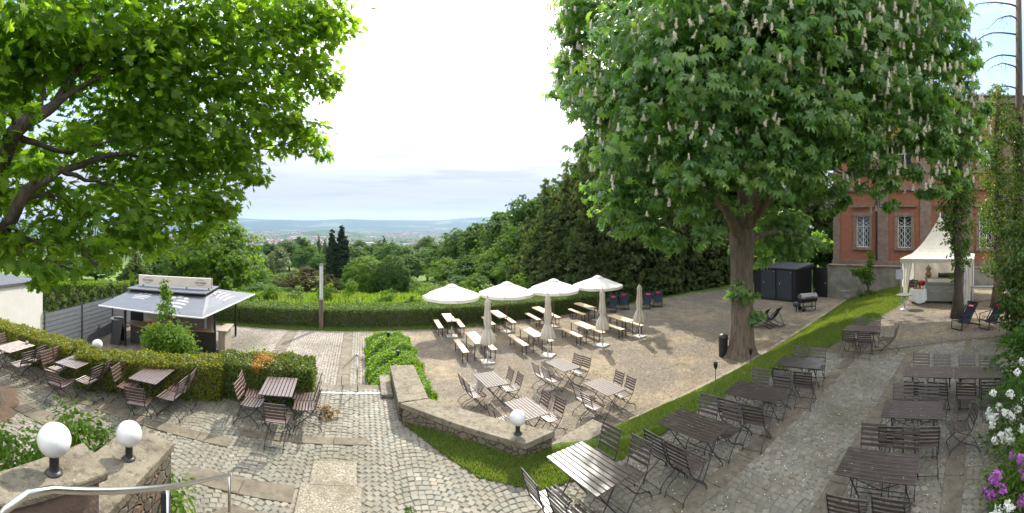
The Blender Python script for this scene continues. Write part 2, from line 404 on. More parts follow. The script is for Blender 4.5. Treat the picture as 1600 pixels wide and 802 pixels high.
def ashlar():
    b = NB('brown_sandstone'); v = b.co(); sp = b.n('ShaderNodeSeparateXYZ'); b.l(v, sp.inputs[0])
    w = b.math('FRACT', b.math('MULTIPLY', sp.outputs[2], 2.4))
    c = b.ramp(b.noise(v, 2.5, 6, .65), [(.3, (.18, .125, .095)), (.55, (.25, .18, .14)), (.75, (.30, .225, .18))])
    c = b.mix(b.ramp(w, [(.0, (.8, .8, .8)), (.05, (0, 0, 0))]), c, (.10, .055, .04))
    b.set(Base_Color=c, Roughness=.9, Specular_IOR_Level=.2); b.bump(b.noise(v, 20, 5), .012); return b.m
M['ashlar'] = ashlar()
M['oldwall'] = plain('old_render', (.34, .31, .25), (.15, .135, .11), .9, 1.3, bump=.02, bsc=12)
M['slate'] = plain('slate', (.10, .105, .115), (.06, .063, .07), .6, 5)
M['house'] = plain('white_render', (.60, .59, .56), (.54, .53, .50), .85, 2, bump=.004, bsc=60)
M['awning'] = plain('grey_awning', (.105, .115, .135), (.08, .088, .105), .5, 2.5, spec=.4)
M['signboard'] = plain('sign_cream', (.62, .56, .48), (.54, .48, .41), .6, 4)
M['stallwood'] = plain('stall_boards', (.36, .31, .25), (.22, .18, .14), .7, 3, stretch=(12, 12, .6))
M['counter'] = plain('counter_wood', (.30, .19, .10), (.20, .12, .06), .45, 3, stretch=(1, 8, 8))
M['fence'] = plain('privacy_strips', (.16, .175, .195), (.115, .127, .145), .6, 2, stretch=(1, 1, 12))
M['kerb'] = plain('kerb_stone', (.27, .23, .18), (.17, .145, .115), .9, 4, bump=.008, bsc=25)
# foliage
M['oak'] = leaf('oak_leaves', [(.075, .16, .02), (.10, .195, .024), (.13, .23, .03), (.165, .265, .034)], .72, (2.3, 2.1, .75), .5, .35)
M['chestnut'] = leaf('chestnut_leaves', [(.085, .175, .062), (.11, .215, .074), (.135, .245, .075), (.19, .29, .065)], .52, (2.0, 2.0, .75), .34, .7)
M['ivy'] = leaf('ivy_leaves', [(.04, .10, .02), (.06, .135, .026), (.085, .165, .028), (.19, .20, .04)], .48, (1.7, 1.6, .5), .35, .5)
M['yew'] = leaf('yew_sprays', [(.05, .088, .032), (.068, .112, .038), (.09, .135, .045), (.13, .135, .05)], .4, rough=.7, spec=.15)
M['cypress'] = leaf('cypress_sprays', [(.012, .024, .011), (.018, .034, .014), (.026, .044, .018)], .15, rough=.7, spec=.15)
M['broad'] = leaf('broadleaf', [(.04, .085, .018), (.055, .115, .022), (.075, .145, .028)], .50, (1.9, 1.8, .6), .6, .2)
M['bright'] = leaf('bright_leaves', [(.06, .13, .015), (.085, .17, .02), (.12, .20, .028)], .52, (1.9, 1.7, .5), .6, .2)
M['purple'] = leaf('bronze_leaves', [(.05, .052, .018), (.07, .065, .022), (.09, .08, .028)], .4, rough=.7, spec=.15)
M['pale'] = leaf('pale_willow', [(.09, .13, .05), (.12, .165, .065), (.15, .19, .08)], .4)
M['hedge'] = leaf('hedge_leaves', [(.07, .11, .012), (.12, .165, .014), (.19, .21, .018), (.26, .25, .024)], .40, (1.6, 1.4, .4))
M['hedge_o'] = leaf('hedge_leaves_tinted', [(.055, .10, .014), (.085, .135, .016), (.13, .17, .02)], .40, (1.6, 1.4, .4), patch=(.36, .18, .03), patch_sc=.55)
M['box'] = leaf('box_leaves', [(.09, .19, .014), (.125, .24, .018), (.17, .29, .026)], .42, (1.6, 1.5, .4))
M['far_hedge'] = leaf('field_hedge', [(.05, .11, .014), (.08, .15, .018), (.12, .19, .025)], .42)
M['grass'] = leaf('grass_blades', [(.10, .175, .03), (.13, .215, .036), (.165, .245, .048), (.25, .235, .095)], .5, (1.5, 1.4, .5), .5)
M['meadow'] = leaf('meadow_blades', [(.08, .16, .02), (.11, .20, .028), (.15, .24, .04), (.22, .25, .09)], .5, (1.5, 1.4, .5), .5)
M['blossom'] = leaf('chestnut_blossom', [(.66, .58, .48), (.74, .68, .58), (.80, .76, .67)], .3, (1.05, 1, .95), .6, .2)
M['rhodo_w'] = leaf('white_rhododendron', [(.70, .70, .62), (.80, .80, .74), (.84, .84, .80)], .3, (1, 1, .95), .6, .2)
M['rhodo_p'] = leaf('purple_rhododendron', [(.36, .10, .38), (.46, .15, .48), (.55, .24, .56)], .3, (1.1, 1, 1.1), .6, .2)
M['litter'] = leaf('dry_leaves', [(.20, .12, .06), (.30, .20, .10), (.40, .30, .17), (.12, .085, .05)], .1, rough=.8, spec=.2)
M['petal'] = leaf('petals', [(.65, .62, .52), (.75, .72, .64), (.6, .58, .5)], .2, rough=.7, spec=.2)
# ---------------------------------------------------------------- ground, yard, terrace
def inpoly(x, y, poly):
    x = np.asarray(x); y = np.asarray(y); c = np.zeros(x.shape, bool); n = len(poly)
    for i in range(n):
        x1, y1 = poly[i]; x2, y2 = poly[(i+1) % n]
        if y1 == y2: continue
        k = ((y1 > y) != (y2 > y)) & (x < (x2-x1)*(y-y1)/(y2-y1)+x1)
        c ^= k
    return c
def W(poly): return [uv(*p) for p in poly]
def sheet(name, poly, z, m, kind='structure'):
    mb = MB(); P = W(poly); mb.add([(x, y, z) for x, y in P], [tuple(range(len(P)))])
    return tag(mb.build(name, m), kind=kind)
# land to the horizon
ds = np.concatenate([[0.0, 8, 16], np.geomspace(22, 14500, 120)]); na = 300
az = np.linspace(-PI, PI, na, endpoint=False)
D, A_ = np.meshgrid(ds, az, indexing='ij'); gx = D*np.sin(A_); gy = D*np.cos(A_)
V = np.stack([gx, gy, terrain(gx, gy)], -1).reshape(-1, 3)
i, j = np.meshgrid(np.arange(len(ds)-1), np.arange(na), indexing='ij'); j2 = (j+1) % na
Fc = np.stack([i*na+j, i*na+j2, (i+1)*na+j2, (i+1)*na+j], -1).reshape(-1, 4)[:, ::-1]
tag(link('ground', np_mesh('ground', V, Fc, smooth_=True), M['land']), kind='structure')
# terrace A
A_POLY = [(-11.8, 8.8), (-6.9, 8.8), (-3.7, 9.95), (-3.4, 10.15), (-1.1, 10.15), (-1.1, 10.25), (.8, 10.25), (.8, 10.75), (1.5, 10.75), (1.5, 8.65),
          (3.45, 6.5), (5.0, 5.95), (7.3, 6.1), (10.3, 5.7), (13.9, 5.2), (20.5, 4.5), (27.9, 4.2), (27.9, -11), (-11.8, -11)]
mb = MB(); P = W(A_POLY); n = len(P)
mb.add([(x, y, -.014) for x, y in P], [tuple(range(n-1, -1, -1))]); mb.m = 1
mb.add([(x, y, -.014) for x, y in P]+[(x, y, B-.3) for x, y in P], [(i, (i+1) % n, n+(i+1) % n, n+i) for i in range(n)])
tag(mb.build('terrace', [M['joint'], M['rubble']]), kind='structure')
KV = lambda u: np.interp(u, [4, 7, 12, 14, 18, 29.5], [8.5, 8.6, 8.76, 8.82, 9.05, 9.85])
VT = lambda u: np.interp(u, [3.3, 5, 7.3, 10.3, 13.9, 20.5, 27.9], [6.45, 5.95, 6.1, 5.7, 5.2, 4.5, 4.2])
def lawn_z(u, v):
    t = np.clip((v-VT(u))/(KV(u)-.12-VT(u)), 0, 1); return -1.24*t**1.6
def lawn_mesh():
    us = np.linspace(3.3, 27.9, 90); ts = np.linspace(-.03, 1, 16)
    U, T = np.meshgrid(us, ts, indexing='ij'); Vv = VT(U)+T*(KV(U)-.12-VT(U)); Z = lawn_z(U, Vv)+.006
    X = U*CT-Vv*ST; Y = U*ST+Vv*CT; k = len(ts)
    V = np.stack([X, Y, Z], -1).reshape(-1, 3)
    i, j = np.meshgrid(np.arange(len(us)-1), np.arange(k-1), indexing='ij')
    Fc = np.stack([i*k+j, (i+1)*k+j, (i+1)*k+j+1, i*k+j+1], -1).reshape(-1, 4)
    tag(link('lawn', np_mesh('lawn', V, Fc, smooth_=True), M['lawn']), kind='structure')
lawn_mesh()
G_IN = np.array([(.95, 8.47), (1.62, 7.76), (2.25, 7.05), (2.90, 6.34), (3.55, 6.50), (5.0, 6.05), (6.6, 6.02)]); G_OUT = np.array([(.93, 8.40), (1.48, 7.30), (1.98, 6.36), (2.80, 5.70), (3.9, 5.62), (5.2, 5.78), (6.6, 5.93)])
G_H = np.array([.20, .22, .22, .20, .10, .02, .01]); G_POLY = [tuple(p) for p in G_OUT]+[(5.2, 6.25), (3.45, 6.52), (1.5, 8.6)]
def verge(s, t):
    k = np.arange(7); f = lambda a: np.interp(s, k, a); u = f(G_IN[:, 0])*(1-t)+f(G_OUT[:, 0])*t; v = f(G_IN[:, 1])*(1-t)+f(G_OUT[:, 1])*t; return u, v, f(G_H)*(1-t)**1.3+.004
_s, _t = np.meshgrid(np.linspace(0, 6, 61), np.linspace(-.08, 1, 11), indexing='ij'); _u, _v, _z = verge(_s, np.clip(_t, 0, 1)); _u += np.minimum(_t, 0)*-1.5; _v += np.minimum(_t, 0)*-1.5
_i, _j = np.meshgrid(np.arange(60), np.arange(10), indexing='ij')
tag(link('grass_verge', np_mesh('grass_verge', np.stack([_u*CT-_v*ST, _u*ST+_v*CT, _z], -1).reshape(-1, 3), np.stack([_i*11+_j, _i*11+_j+1, _i*11+_j+12, _i*11+_j+11], -1).reshape(-1, 4), smooth_=True), M['lawn']), kind='structure')
# yard B
sheet('gravel_yard', [(.5, 5.5), (31, 5.5), (31, 20), (24, 21.6), (-.5, 21.9), (.5, 18.3)], B, M['gravel'])
sheet('cobbled_yard', [(-16, 8), (.5, 8), (.5, 18.3), (-.5, 21.9), (-16, 21.6)], B-.004, M['joint'])
sheet('yard_verge', [(-9.5, 20.75), (2.4, 20.9), (8, 21.2), (8, 21.9), (-9.5, 21.9)], B+.004, M['lawn'])
sheet('gravel_terrace', [(16.2, -4), (14.6, 1.0), (13.2, 3.2), (12.3, 4.6), (13.9, 5.0), (20.3, 4.4), (27.8, 4.1), (27.8, -11), (12, -11)], .004, M['gravel'])
# cobbles
def setts(name, regs, z, m, rot0, W_, sag, du, dv, vis, excl, seed=3):
    rng = np.random.default_rng(seed)
    u0, u1, v0, v1 = regs[0]; inc = regs[1]
    n = max(1, round(W_/du)); cols = int((u1-u0)/W_)+1; rows = int((v1-v0)/dv)+8
    c, r, k = np.meshgrid(np.arange(cols), np.arange(rows), np.arange(n), indexing='ij')
    t = (k+.5)/n; q = 2*t-1
    u = u0+c*W_+t*W_; v = v0-sag*2+r*dv+sag*(1-q*q)
    ang = np.arctan2(-2*sag*q*2/W_, 1.0)
    u = (u+rng.normal(0, .007, u.shape)).ravel(); v = (v+rng.normal(0, .007, v.shape)).ravel(); ang = ang.ravel()+rng.normal(0, .06, u.shape[0]) if True else 0
    su = du/np.cos(np.arctan2(4*sag*q/W_, 1.0)).ravel()**.5
    x = u*CT-v*ST; y = u*ST+v*CT; d = np.hypot(x, y); a = np.arctan2(x, y)
    ok = inc(u, v) & (d > vis[0]) & (d < vis[1]) & (np.abs(a) < 1.34) & ~excl(u, v)
    u, v, ang, x, y, su = u[ok], v[ok], ang[ok]+TH, x[ok], y[ok], su[ok]
    N = len(u); hx = (su*rng.uniform(.91, .995, N)/2)[:, None]; hy = (dv*rng.uniform(.91, .995, N)/2)[:, None]
    base = np.array([(-1, -1), (1, -1), (1, 1), (-1, 1)], float)
    jit = rng.normal(0, .07, (N, 4, 2))
    hz = rng.normal(0, .003, (N, 1))
    tilt = rng.normal(0, .03, (N, 2))
    rings = []
    for s, zz in ((1.0, -.03), (1.0, -.011), (.80, 0.0)):
        b = (base[None]+jit)*s; lx = b[..., 0]*hx; ly = b[..., 1]*hy
        zl = z+zz+hz+(lx*tilt[:, :1]+ly*tilt[:, 1:])
        ca, sa = np.cos(ang)[:, None], np.sin(ang)[:, None]
        rings.append(np.stack([x[:, None]+lx*ca-ly*sa, y[:, None]+lx*sa+ly*ca, zl], -1))
    V = np.concatenate(rings, 1)
    f = [(4*i+j, 4*i+(j+1) % 4, 4*i+4+(j+1) % 4, 4*i+4+j) for i in range(2) for j in range(4)]+[(8, 9, 10, 11)]
    Fc = np.array(f)[None]+(np.arange(N)*12)[:, None, None]
    o = link(name, np_mesh(name, V.reshape(-1, 3), Fc.reshape(-1, 4), np.repeat(rng.random(N), 12)), m)
    return tag(o, kind='structure')
BANDS = [(4.2, 30, 4.08, .36), (5.2, 30, 2.30, .34), (5.5, 30, .45, .34), (-2.9, -1.05, 6.17, .42), (-2.55, .14, 7.78, .27), (-12, -2.5, 7.33, .34), (-10, -4.2, 6.1, .5)]
SLABS = [(-.85, -.06, 6.42, 7.10), (-.98, .02, 5.2, 6.40)]
def ex(u, v):
    e = inpoly(u, v, G_POLY)
    for a, b, vc, w in BANDS: e |= (u > a) & (u < b) & (np.abs(v-vc) < w/2-.02)
    for a, b, c, d in SLABS: e |= (u > a+.0) & (u < b-.0) & (v > c+.0) & (v < d-.0)
    e |= (u > 12.3+(4.5-v)*.5+.35*np.sin(v*1.7)+.2*np.sin(v*5)) & (v > -6)
    e |= (v < 5.2) & (u < -2.0) & (u > -2.95)
    e |= (u < -7.6) & (v < 6.2)
    return e
inA = lambda u, v: inpoly(u, v, [(p[0], p[1]) for p in A_POLY])
for nm, rg, msk in (('cobbled_terrace', (-14, 3.2, 3, 11), lambda u, v: inA(u, v) & (u < 3.2)), ('cobbled_walk', (3.2, 16, -6, 8), lambda u, v: inA(u, v) & (u >= 3.2) & (v < VT(u)-.02))):
    setts(nm, (rg, msk), 0.0, M['cobble'], 0, 1.42, .36 if nm == 'cobbled_terrace' else .30, .119, .116, (5.2, 19), ex, 5 if nm == 'cobbled_terrace' else 6)
YB = [(-3.55, .46), (-.63, .42)]
def exB(u, v):
    e = v > 20.75
    for uc, w in YB: e |= np.abs(u-uc) < w/2+.05
    return e
setts('yard_setts', ((-11, .5, 10.4, 20.9), lambda u, v: u < .45), B+.012, M['setts'], 0, 1.4, .22, .115, .11, (9, 26), exB, 9)
def flags(name, items):
    mb = MB(); rng = random.Random(4)
    for (a, b, vc, w, z, along) in items:
        s = a
        while s < b-.05:
            l = min(rng.uniform(.75, 1.25), b-s); c = s+l/2
            cc = uv(c, vc) if along == 'u' else uv(vc, c)
            rot = Matrix.Rotation(TH if along == 'u' else TH+PI/2, 3, 'Z')
            mb.box((cc[0], cc[1], z-.03+rng.uniform(-.003, .003)), (l-.012, w-.012, .06), rot, .006); s += l
    return tag(mb.build(name, M['flag']), kind='structure')
flags('flagstone_path', [(a, min(b, 13.2), c, w, .011, 'u') for a, b, c, w in BANDS])
flags('yard_flagstones', [(10.4, 20.7, uc, w, B+.014, 'v') for uc, w in YB])
def slab(name, items, m):
    mb = MB()
    for a, b, c, d, z in items:
        p = uv((a+b)/2, (c+d)/2); mb.box((p[0], p[1], z-.06), (b-a, d-c, .12), Matrix.Rotation(TH, 3, 'Z'), .015)
    return tag(mb.build(name, m), kind='structure')
slab('landing_slabs', [(*SLABS[0], .02), (*SLABS[1], .045)], M['aggregate'])
# patio of big flags in the left corner, earth pit round the oak
def crazy(name, cu, cv, ru, rv, z, m, n=70):
    rng = random.Random(11); mb = MB()
    uu = cu-ru
    while uu < cu+ru:
        w = rng.uniform(.45, .8); vv = cv-rv
        while vv < cv+rv:
            l = rng.uniform(.4, .9); p = uv(uu+w/2, vv+l/2)
            if math.hypot(p[0]+9.2, p[1]-2.2) > 1.45:
                mb.box((p[0], p[1], z-.03+rng.uniform(-.004, .004)), (w-.02, l-.02, .06), Matrix.Rotation(TH+rng.uniform(-.03, .03), 3, 'Z'), .01)
            vv += l
        uu += w
    return tag(mb.build(name, m), kind='structure')
crazy('patio', -10.6, 4.6, 2.95, 1.45, .001, M['flag'])
mb = MB(); mb.lathe([(1.2, -.012), (1.05, .012), (.75, .03), (.45, .06), (.02, .08)], 36, (-9.4, 2.1, 0), lambda i, a: 1+.08*math.sin(3*a+i)+.05*math.sin(7*a)); 
tag(mb.build('earth', M['soil']), kind='structure')
# kerb of the lawn
def kerb():
    mb = MB(); u = 4.2; rng = random.Random(2)
    while u < 27.6:
        l = rng.uniform(.9, 1.3); a, b = uv(u, float(KV(u))), uv(u+l-.015, float(KV(u+l)))
        mb.bar((a[0], a[1], B+.03), (b[0], b[1], B+.03), .17, .20); u += l
    tag(mb.build('kerb', M['kerb']), kind='structure')
kerb()
# steps to the yard and from the camera's landing
mb = MB(); rot = Matrix.Rotation(TH, 3, 'Z')
for k in range(8):
    p = uv(-.15, 10.25+.17+.34*k+.0); top = -.0-(k)*(1.33/8); mb.box((p[0], p[1], (top+B-.1)/2-.012), (1.86, .345, top-B+.1-.02), rot)
tag(mb.build('yard_steps', M['flag']), kind='structure')
mb = MB()
for k in range(15):
    z1 = 2.66-.17*k; p = uv(-.55, 1.0+.29*k+.145); mb.box((p[0], p[1], z1/2-.01), (2.6, .292, z1-.02), rot)
p = uv(-.55, -1.0); mb.box((p[0], p[1], 1.33), (2.6, 4.0, 2.64), rot)
tag(mb.build('stone_steps', M['flag']), kind='structure')
mb = MB(); a, b = uv(-1.05, 10.02), uv(.75, 10.02); mb.bar((a[0], a[1], .003), (b[0], b[1], .003), .10, .01)
tag(mb.build('drain_channel', M['concrete']), kind='structure')
# ---------------------------------------------------------------- walls
def wallseg(poly, z0, z1, zcap, over=.05, parent=None, capmat=None, subdiv=True):
    c = Vector((sum(p[0] for p in poly)/len(poly), sum(p[1] for p in poly)/len(poly)))
    mb = MB(); q = [tuple(c+(Vector(p)-c)*(1-over/max((Vector(p)-c).length, .3)*1.2)) for p in poly]
    mb.prism(q, z0, z1+.002); mb.build('wall_body', M['rubble'], parent)
    mb = MB(); mb.prism(poly, z1, zcap); o = mb.build('cap', capmat or M['cap'], parent)
    bv = o.modifiers.new('b', 'BEVEL'); bv.width = .012; bv.segments = 2
    return o
t = thing('garden_wall', 'low stone wall with broad weathered caps bending past the round lamp to the grass bank', 'wall')
wallseg(W([(.82, 8.48), (1.50, 8.60), (1.45, 10.72), (.80, 10.72)]), B-.1, .34, .45, .05, t)
wallseg(W([(.85, 8.44), (2.80, 6.30), (3.47, 6.46), (1.52, 8.57)]), B-.1, .34, .452, .05, t)
wallseg(W([(3.42, 6.52), (3.40, 6.94), (4.95, 7.42), (5.08, 6.90)]), B-.1, -.22, -.11, .03, t)
wallseg(W([(.52, 9.7), (.80, 9.7), (.80, 11.0), (.52, 11.0)]), B-.1, .02, .10, .02, t)
t = thing('stair_wall', 'stepped rubble stone wall with mossy caps carrying two round lamps beside the steel handrail', 'wall')
wallseg(W([(-2.85, -.6), (-2.14, -.6), (-2.2, 4.32), (-2.9, 4.4)]), 0, 1.50, 1.60, .06, t)
mb = MB(); mb.prism(W([(-2.12, 2.72), (-2.55, 2.92), (-2.86, 1.3), (-2.66, 1.2)]), 1.60, 2.04); mb.build('pier', M['ashlar'], t)
mb = MB(); mb.prism(W([(-2.05, 2.77), (-2.53, 3.0), (-2.95, 1.2), (-2.70, 1.1)]), 2.04, 2.12); o = mb.build('cap', M['cap'], t)
bv = o.modifiers.new('b', 'BEVEL'); bv.width = .02; bv.segments = 2
wallseg(W([(-3.0, 4.3), (-2.1, 4.25), (-2.1, 4.72), (-3.0, 4.8)]), 0, .38, .46, .05, t)
t = thing('handrail', 'brushed stainless steel handrail sloping down in the bottom left corner', 'handrail')
pts = [(-2.06, .40, 2.42), (-2.04, .50, 2.62), (-2.01, .60, 2.76), (-1.97, .71, 2.85), (-1.99, .86, 2.82), (-2.33, 1.96, 2.25), (-3.40, 3.90, 1.0), (-3.46, 3.97, .96), (-3.47, 3.99, .92)]
mb = MB(); mb.tube(pts, .021, 12); mb.build('rail', M['steel'], t)
mb = MB(); mb.tube([(-3.47, 3.99, .93), (-3.47, 3.99, .0)], .021, 10); mb.build('post', M['steel'], t)
mb = MB(); mb.tube([(-2.33, 1.96, 2.235), (-2.33, 1.96, 1.2)], .016, 10); mb.build('post', M['steel'], t)
mb = MB(); mb.box((-2.36, 1.94, 1.95), (.03, .03, .5)); mb.build('bracket', M['black'], t)
t = thing('stair_rail', 'slim steel handrail at the top of the steps down to the yard', 'handrail', at(558.7, 612, 0))
p0 = Vector(t.location); q0 = Vector((*uv(-.62, 12.9), B))-p0
mb = MB(); mb.tube([(0, 0, .90), (.0, .0, .95), (-.02, .05, .95), (q0.x*.93, q0.y*.93, q0.z+.98), (q0.x, q0.y, q0.z+.93)], .023, 8); mb.build('rail', M['steel'], t)
mb = MB(); mb.tube([(0, 0, 0), (0, 0, .92)], .019, 8); mb.build('post', M['steel'], t)
mb = MB(); mb.tube([(q0.x, q0.y, q0.z), (q0.x, q0.y, q0.z+.93)], .019, 8); mb.build('post', M['steel'], t)
def globe(loc, label, h=.14, gr='round globe lamps'):
    t = thing('globe_lamp', label, 'lamp', loc, 0, gr)
    mb = MB(); mb.lathe([(.078, 0), (.078, .012), (.05, .022), (.044, .03), (.044, h), (.055, h+.012), (.055, h+.03)], 20); mb.build('post', M['black'], t)
    prof = [(.152*math.sin(a), h+.148-.137*math.cos(a)) for a in np.linspace(.32, PI-.02, 22)]
    mb = MB(); mb.lathe(prof, 36); mb.build('globe', M['globe'], t)
    return t
globe((-3.14, 1.37, 2.121), 'white globe lamp nearest the camera, on the dark higher wall cap at bottom left')
globe((-3.72, 2.55, 1.601), 'white globe lamp on the lower pale wall cap beside the steel handrail')
globe((*at(809, 678, .452).xy, .453), 'white globe lamp on the bend of the low wall by the gravel tables')
g4 = at(152, 545, .6); globe((*(pol(152, 538, 11.0)).xy, 0), 'white globe lamp peeping over the hedge near the grey fence', h=.80)
def stake(loc, label, h):
    t = thing('stake_light', label, 'garden light', loc, 0, 'garden lights on stakes')
    mb = MB(); mb.tube([(0, 0, 0), (0, 0, h-.2)], .014, 6); mb.build('stake', M['black'], t)
    mb = MB(); mb.lathe([(.02, h-.22), (.055, h-.16), (.07, h-.03), (.075, h), (.06, h+.01)], 12); mb.build('lamp_head', M['black'], t)
stake(at(1118, 603, -.95), 'black stake light on the grass bank beside the kerb, nearer of the two', .75)
stake(at(1173, 577, -.85), 'black stake light on the grass bank in front of the chestnut trunk', .72)
stake((*at(607, 532, -.75).xy, B), 'black stake light standing in the far end of the bright hedge', .93)
stake((*at(622, 563, -.75).xy, B), 'black stake light standing in the bright hedge near the wall cap', .93)
# ---------------------------------------------------------------- chairs and tables
def make_chair(label, wood, iron, gr):
    t = thing('folding_chair', label, 'chair', (0, 0, 0), 0, gr)
    mb = MB()
    for k in range(7):
        y = -.185+k*.064; z = .452-.012*math.sin(k/6*PI)+(.008 if k == 6 else 0); mb.box((0, y, z), (.44, .046, .016), Matrix.Rotation(.06*(k-3)*-.35, 3, 'X'), .004)
    mb.build('seat', wood, t)
    mb = MB()
    for k in range(5):
        z = .565+k*.072; y = -.232-(z-.45)*.30-.012*math.sin(k/4*PI); mb.box((0, y+.014, z), (.45, .015, .050), Matrix.Rotation(.29, 3, 'X'), .004)
    mb.build('backrest', wood, t)
    for s in (-1, 1):
        x = .205*s; mb = MB()
        mb.tube([(x, -.372, .90), (x, -.30, .66), (x, -.225, .455), (x, -.12, .33), (x, .03, .22), (x, .15, .12), (x, .20, .05), (x, .205, 0)], .0095, 5)
        x2 = .185*s
        mb.tube([(x2, .205, .452), (x2, .14, .38), (x2, .03, .27), (x2, -.10, .19), (x2, -.21, .165), (x2, -.30, .125), (x2, -.355, .06), (x2, -.375, 0)], .0095, 5)
        mb.tube([(x2, .205, .44), (x2, 0, .432), (x2, -.20, .44)], .008, 5)
        mb.build('side_frame', iron, t)
    for a in ((.205, .20, .045), (.185, -.36, .05)):
        mb = MB(); mb.tube([(-a[0], a[1], a[2]), a], .007, 5); mb.build('stretcher', iron, t)
    return t
def make_table(label, wood, iron, L, Wd, n, gr, nm='garden_table'):
    t = thing(nm, label, 'table', (0, 0, 0), 0, gr)
    mb = MB(); w = Wd/n
    for k in range(n): mb.box((0, -Wd/2+w*(k+.5), .74), (L, w-.013, .022), None, .004)
    o = mb.build('tabletop', wood, t)
    for x in (-L/2+.16, L/2-.16): mb = MB(); mb.box((x, 0, .722), (.035, Wd-.05, .012)); mb.build('batten', iron, o)
    for x in (-L/2+.17, L/2-.17):
        for s in (-1, 1):
            mb = MB(); mb.tube([(x+.012*s, -s*(Wd/2-.09), .72), (x+.012*s, 0, .38), (x+.012*s, s*(Wd/2-.07), .04), (x+.012*s, s*(Wd/2-.05), 0)], .0105, 5); mb.build('leg', iron, t)
    mb = MB(); mb.tube([(-L/2+.17, 0, .38), (L/2-.17, 0, .38)], .007, 5); mb.build('crossbar', iron, t)
    mb = MB(); mb.tube([(-L/2+.17, -Wd/2+.10, .70), (0, 0, .385), (L/2-.17, -Wd/2+.10, .70)], .006, 5); mb.build('brace', iron, t)
    return t
CH = {}; TBL = {}
def place_chair(kind, loc, rz, label, gr):
    if kind not in CH:
        CH[kind] = make_chair(label, {'red': M['wood'], 'dark': M['wood_dark'], 'grey': M['wood_dark']}[kind], M['green_iron'] if kind == 'grey' else M['iron'], gr)
        r = CH[kind]; r.location = loc; r.rotation_euler = (0, 0, rz); return r
    return dup(CH[kind], loc, rz, label, gr)
def place_table(kind, loc, rz, label, gr):
    if kind not in TBL:
        L, Wd, n, wood = {'left': (1.0, .72, 9, 'wood'), 'yard': (1.17, .72, 8, 'wood_grey'), 'walk': (1.14, .72, 8, 'wood_dark')}[kind]
        TBL[kind] = make_table(label, M[wood], M['iron'], L, Wd, n, gr); r = TBL[kind]; r.location = loc; r.rotation_euler = (0, 0, rz); return r
    return dup(TBL[kind], loc, rz, label, gr)
def zsurf(x, y, base):
    if base == 'B': return B
    u, v = to_uv(x, y)
    if u > 3.3 and v > VT(u): return float(lawn_z(u, v))+.005
    return .004
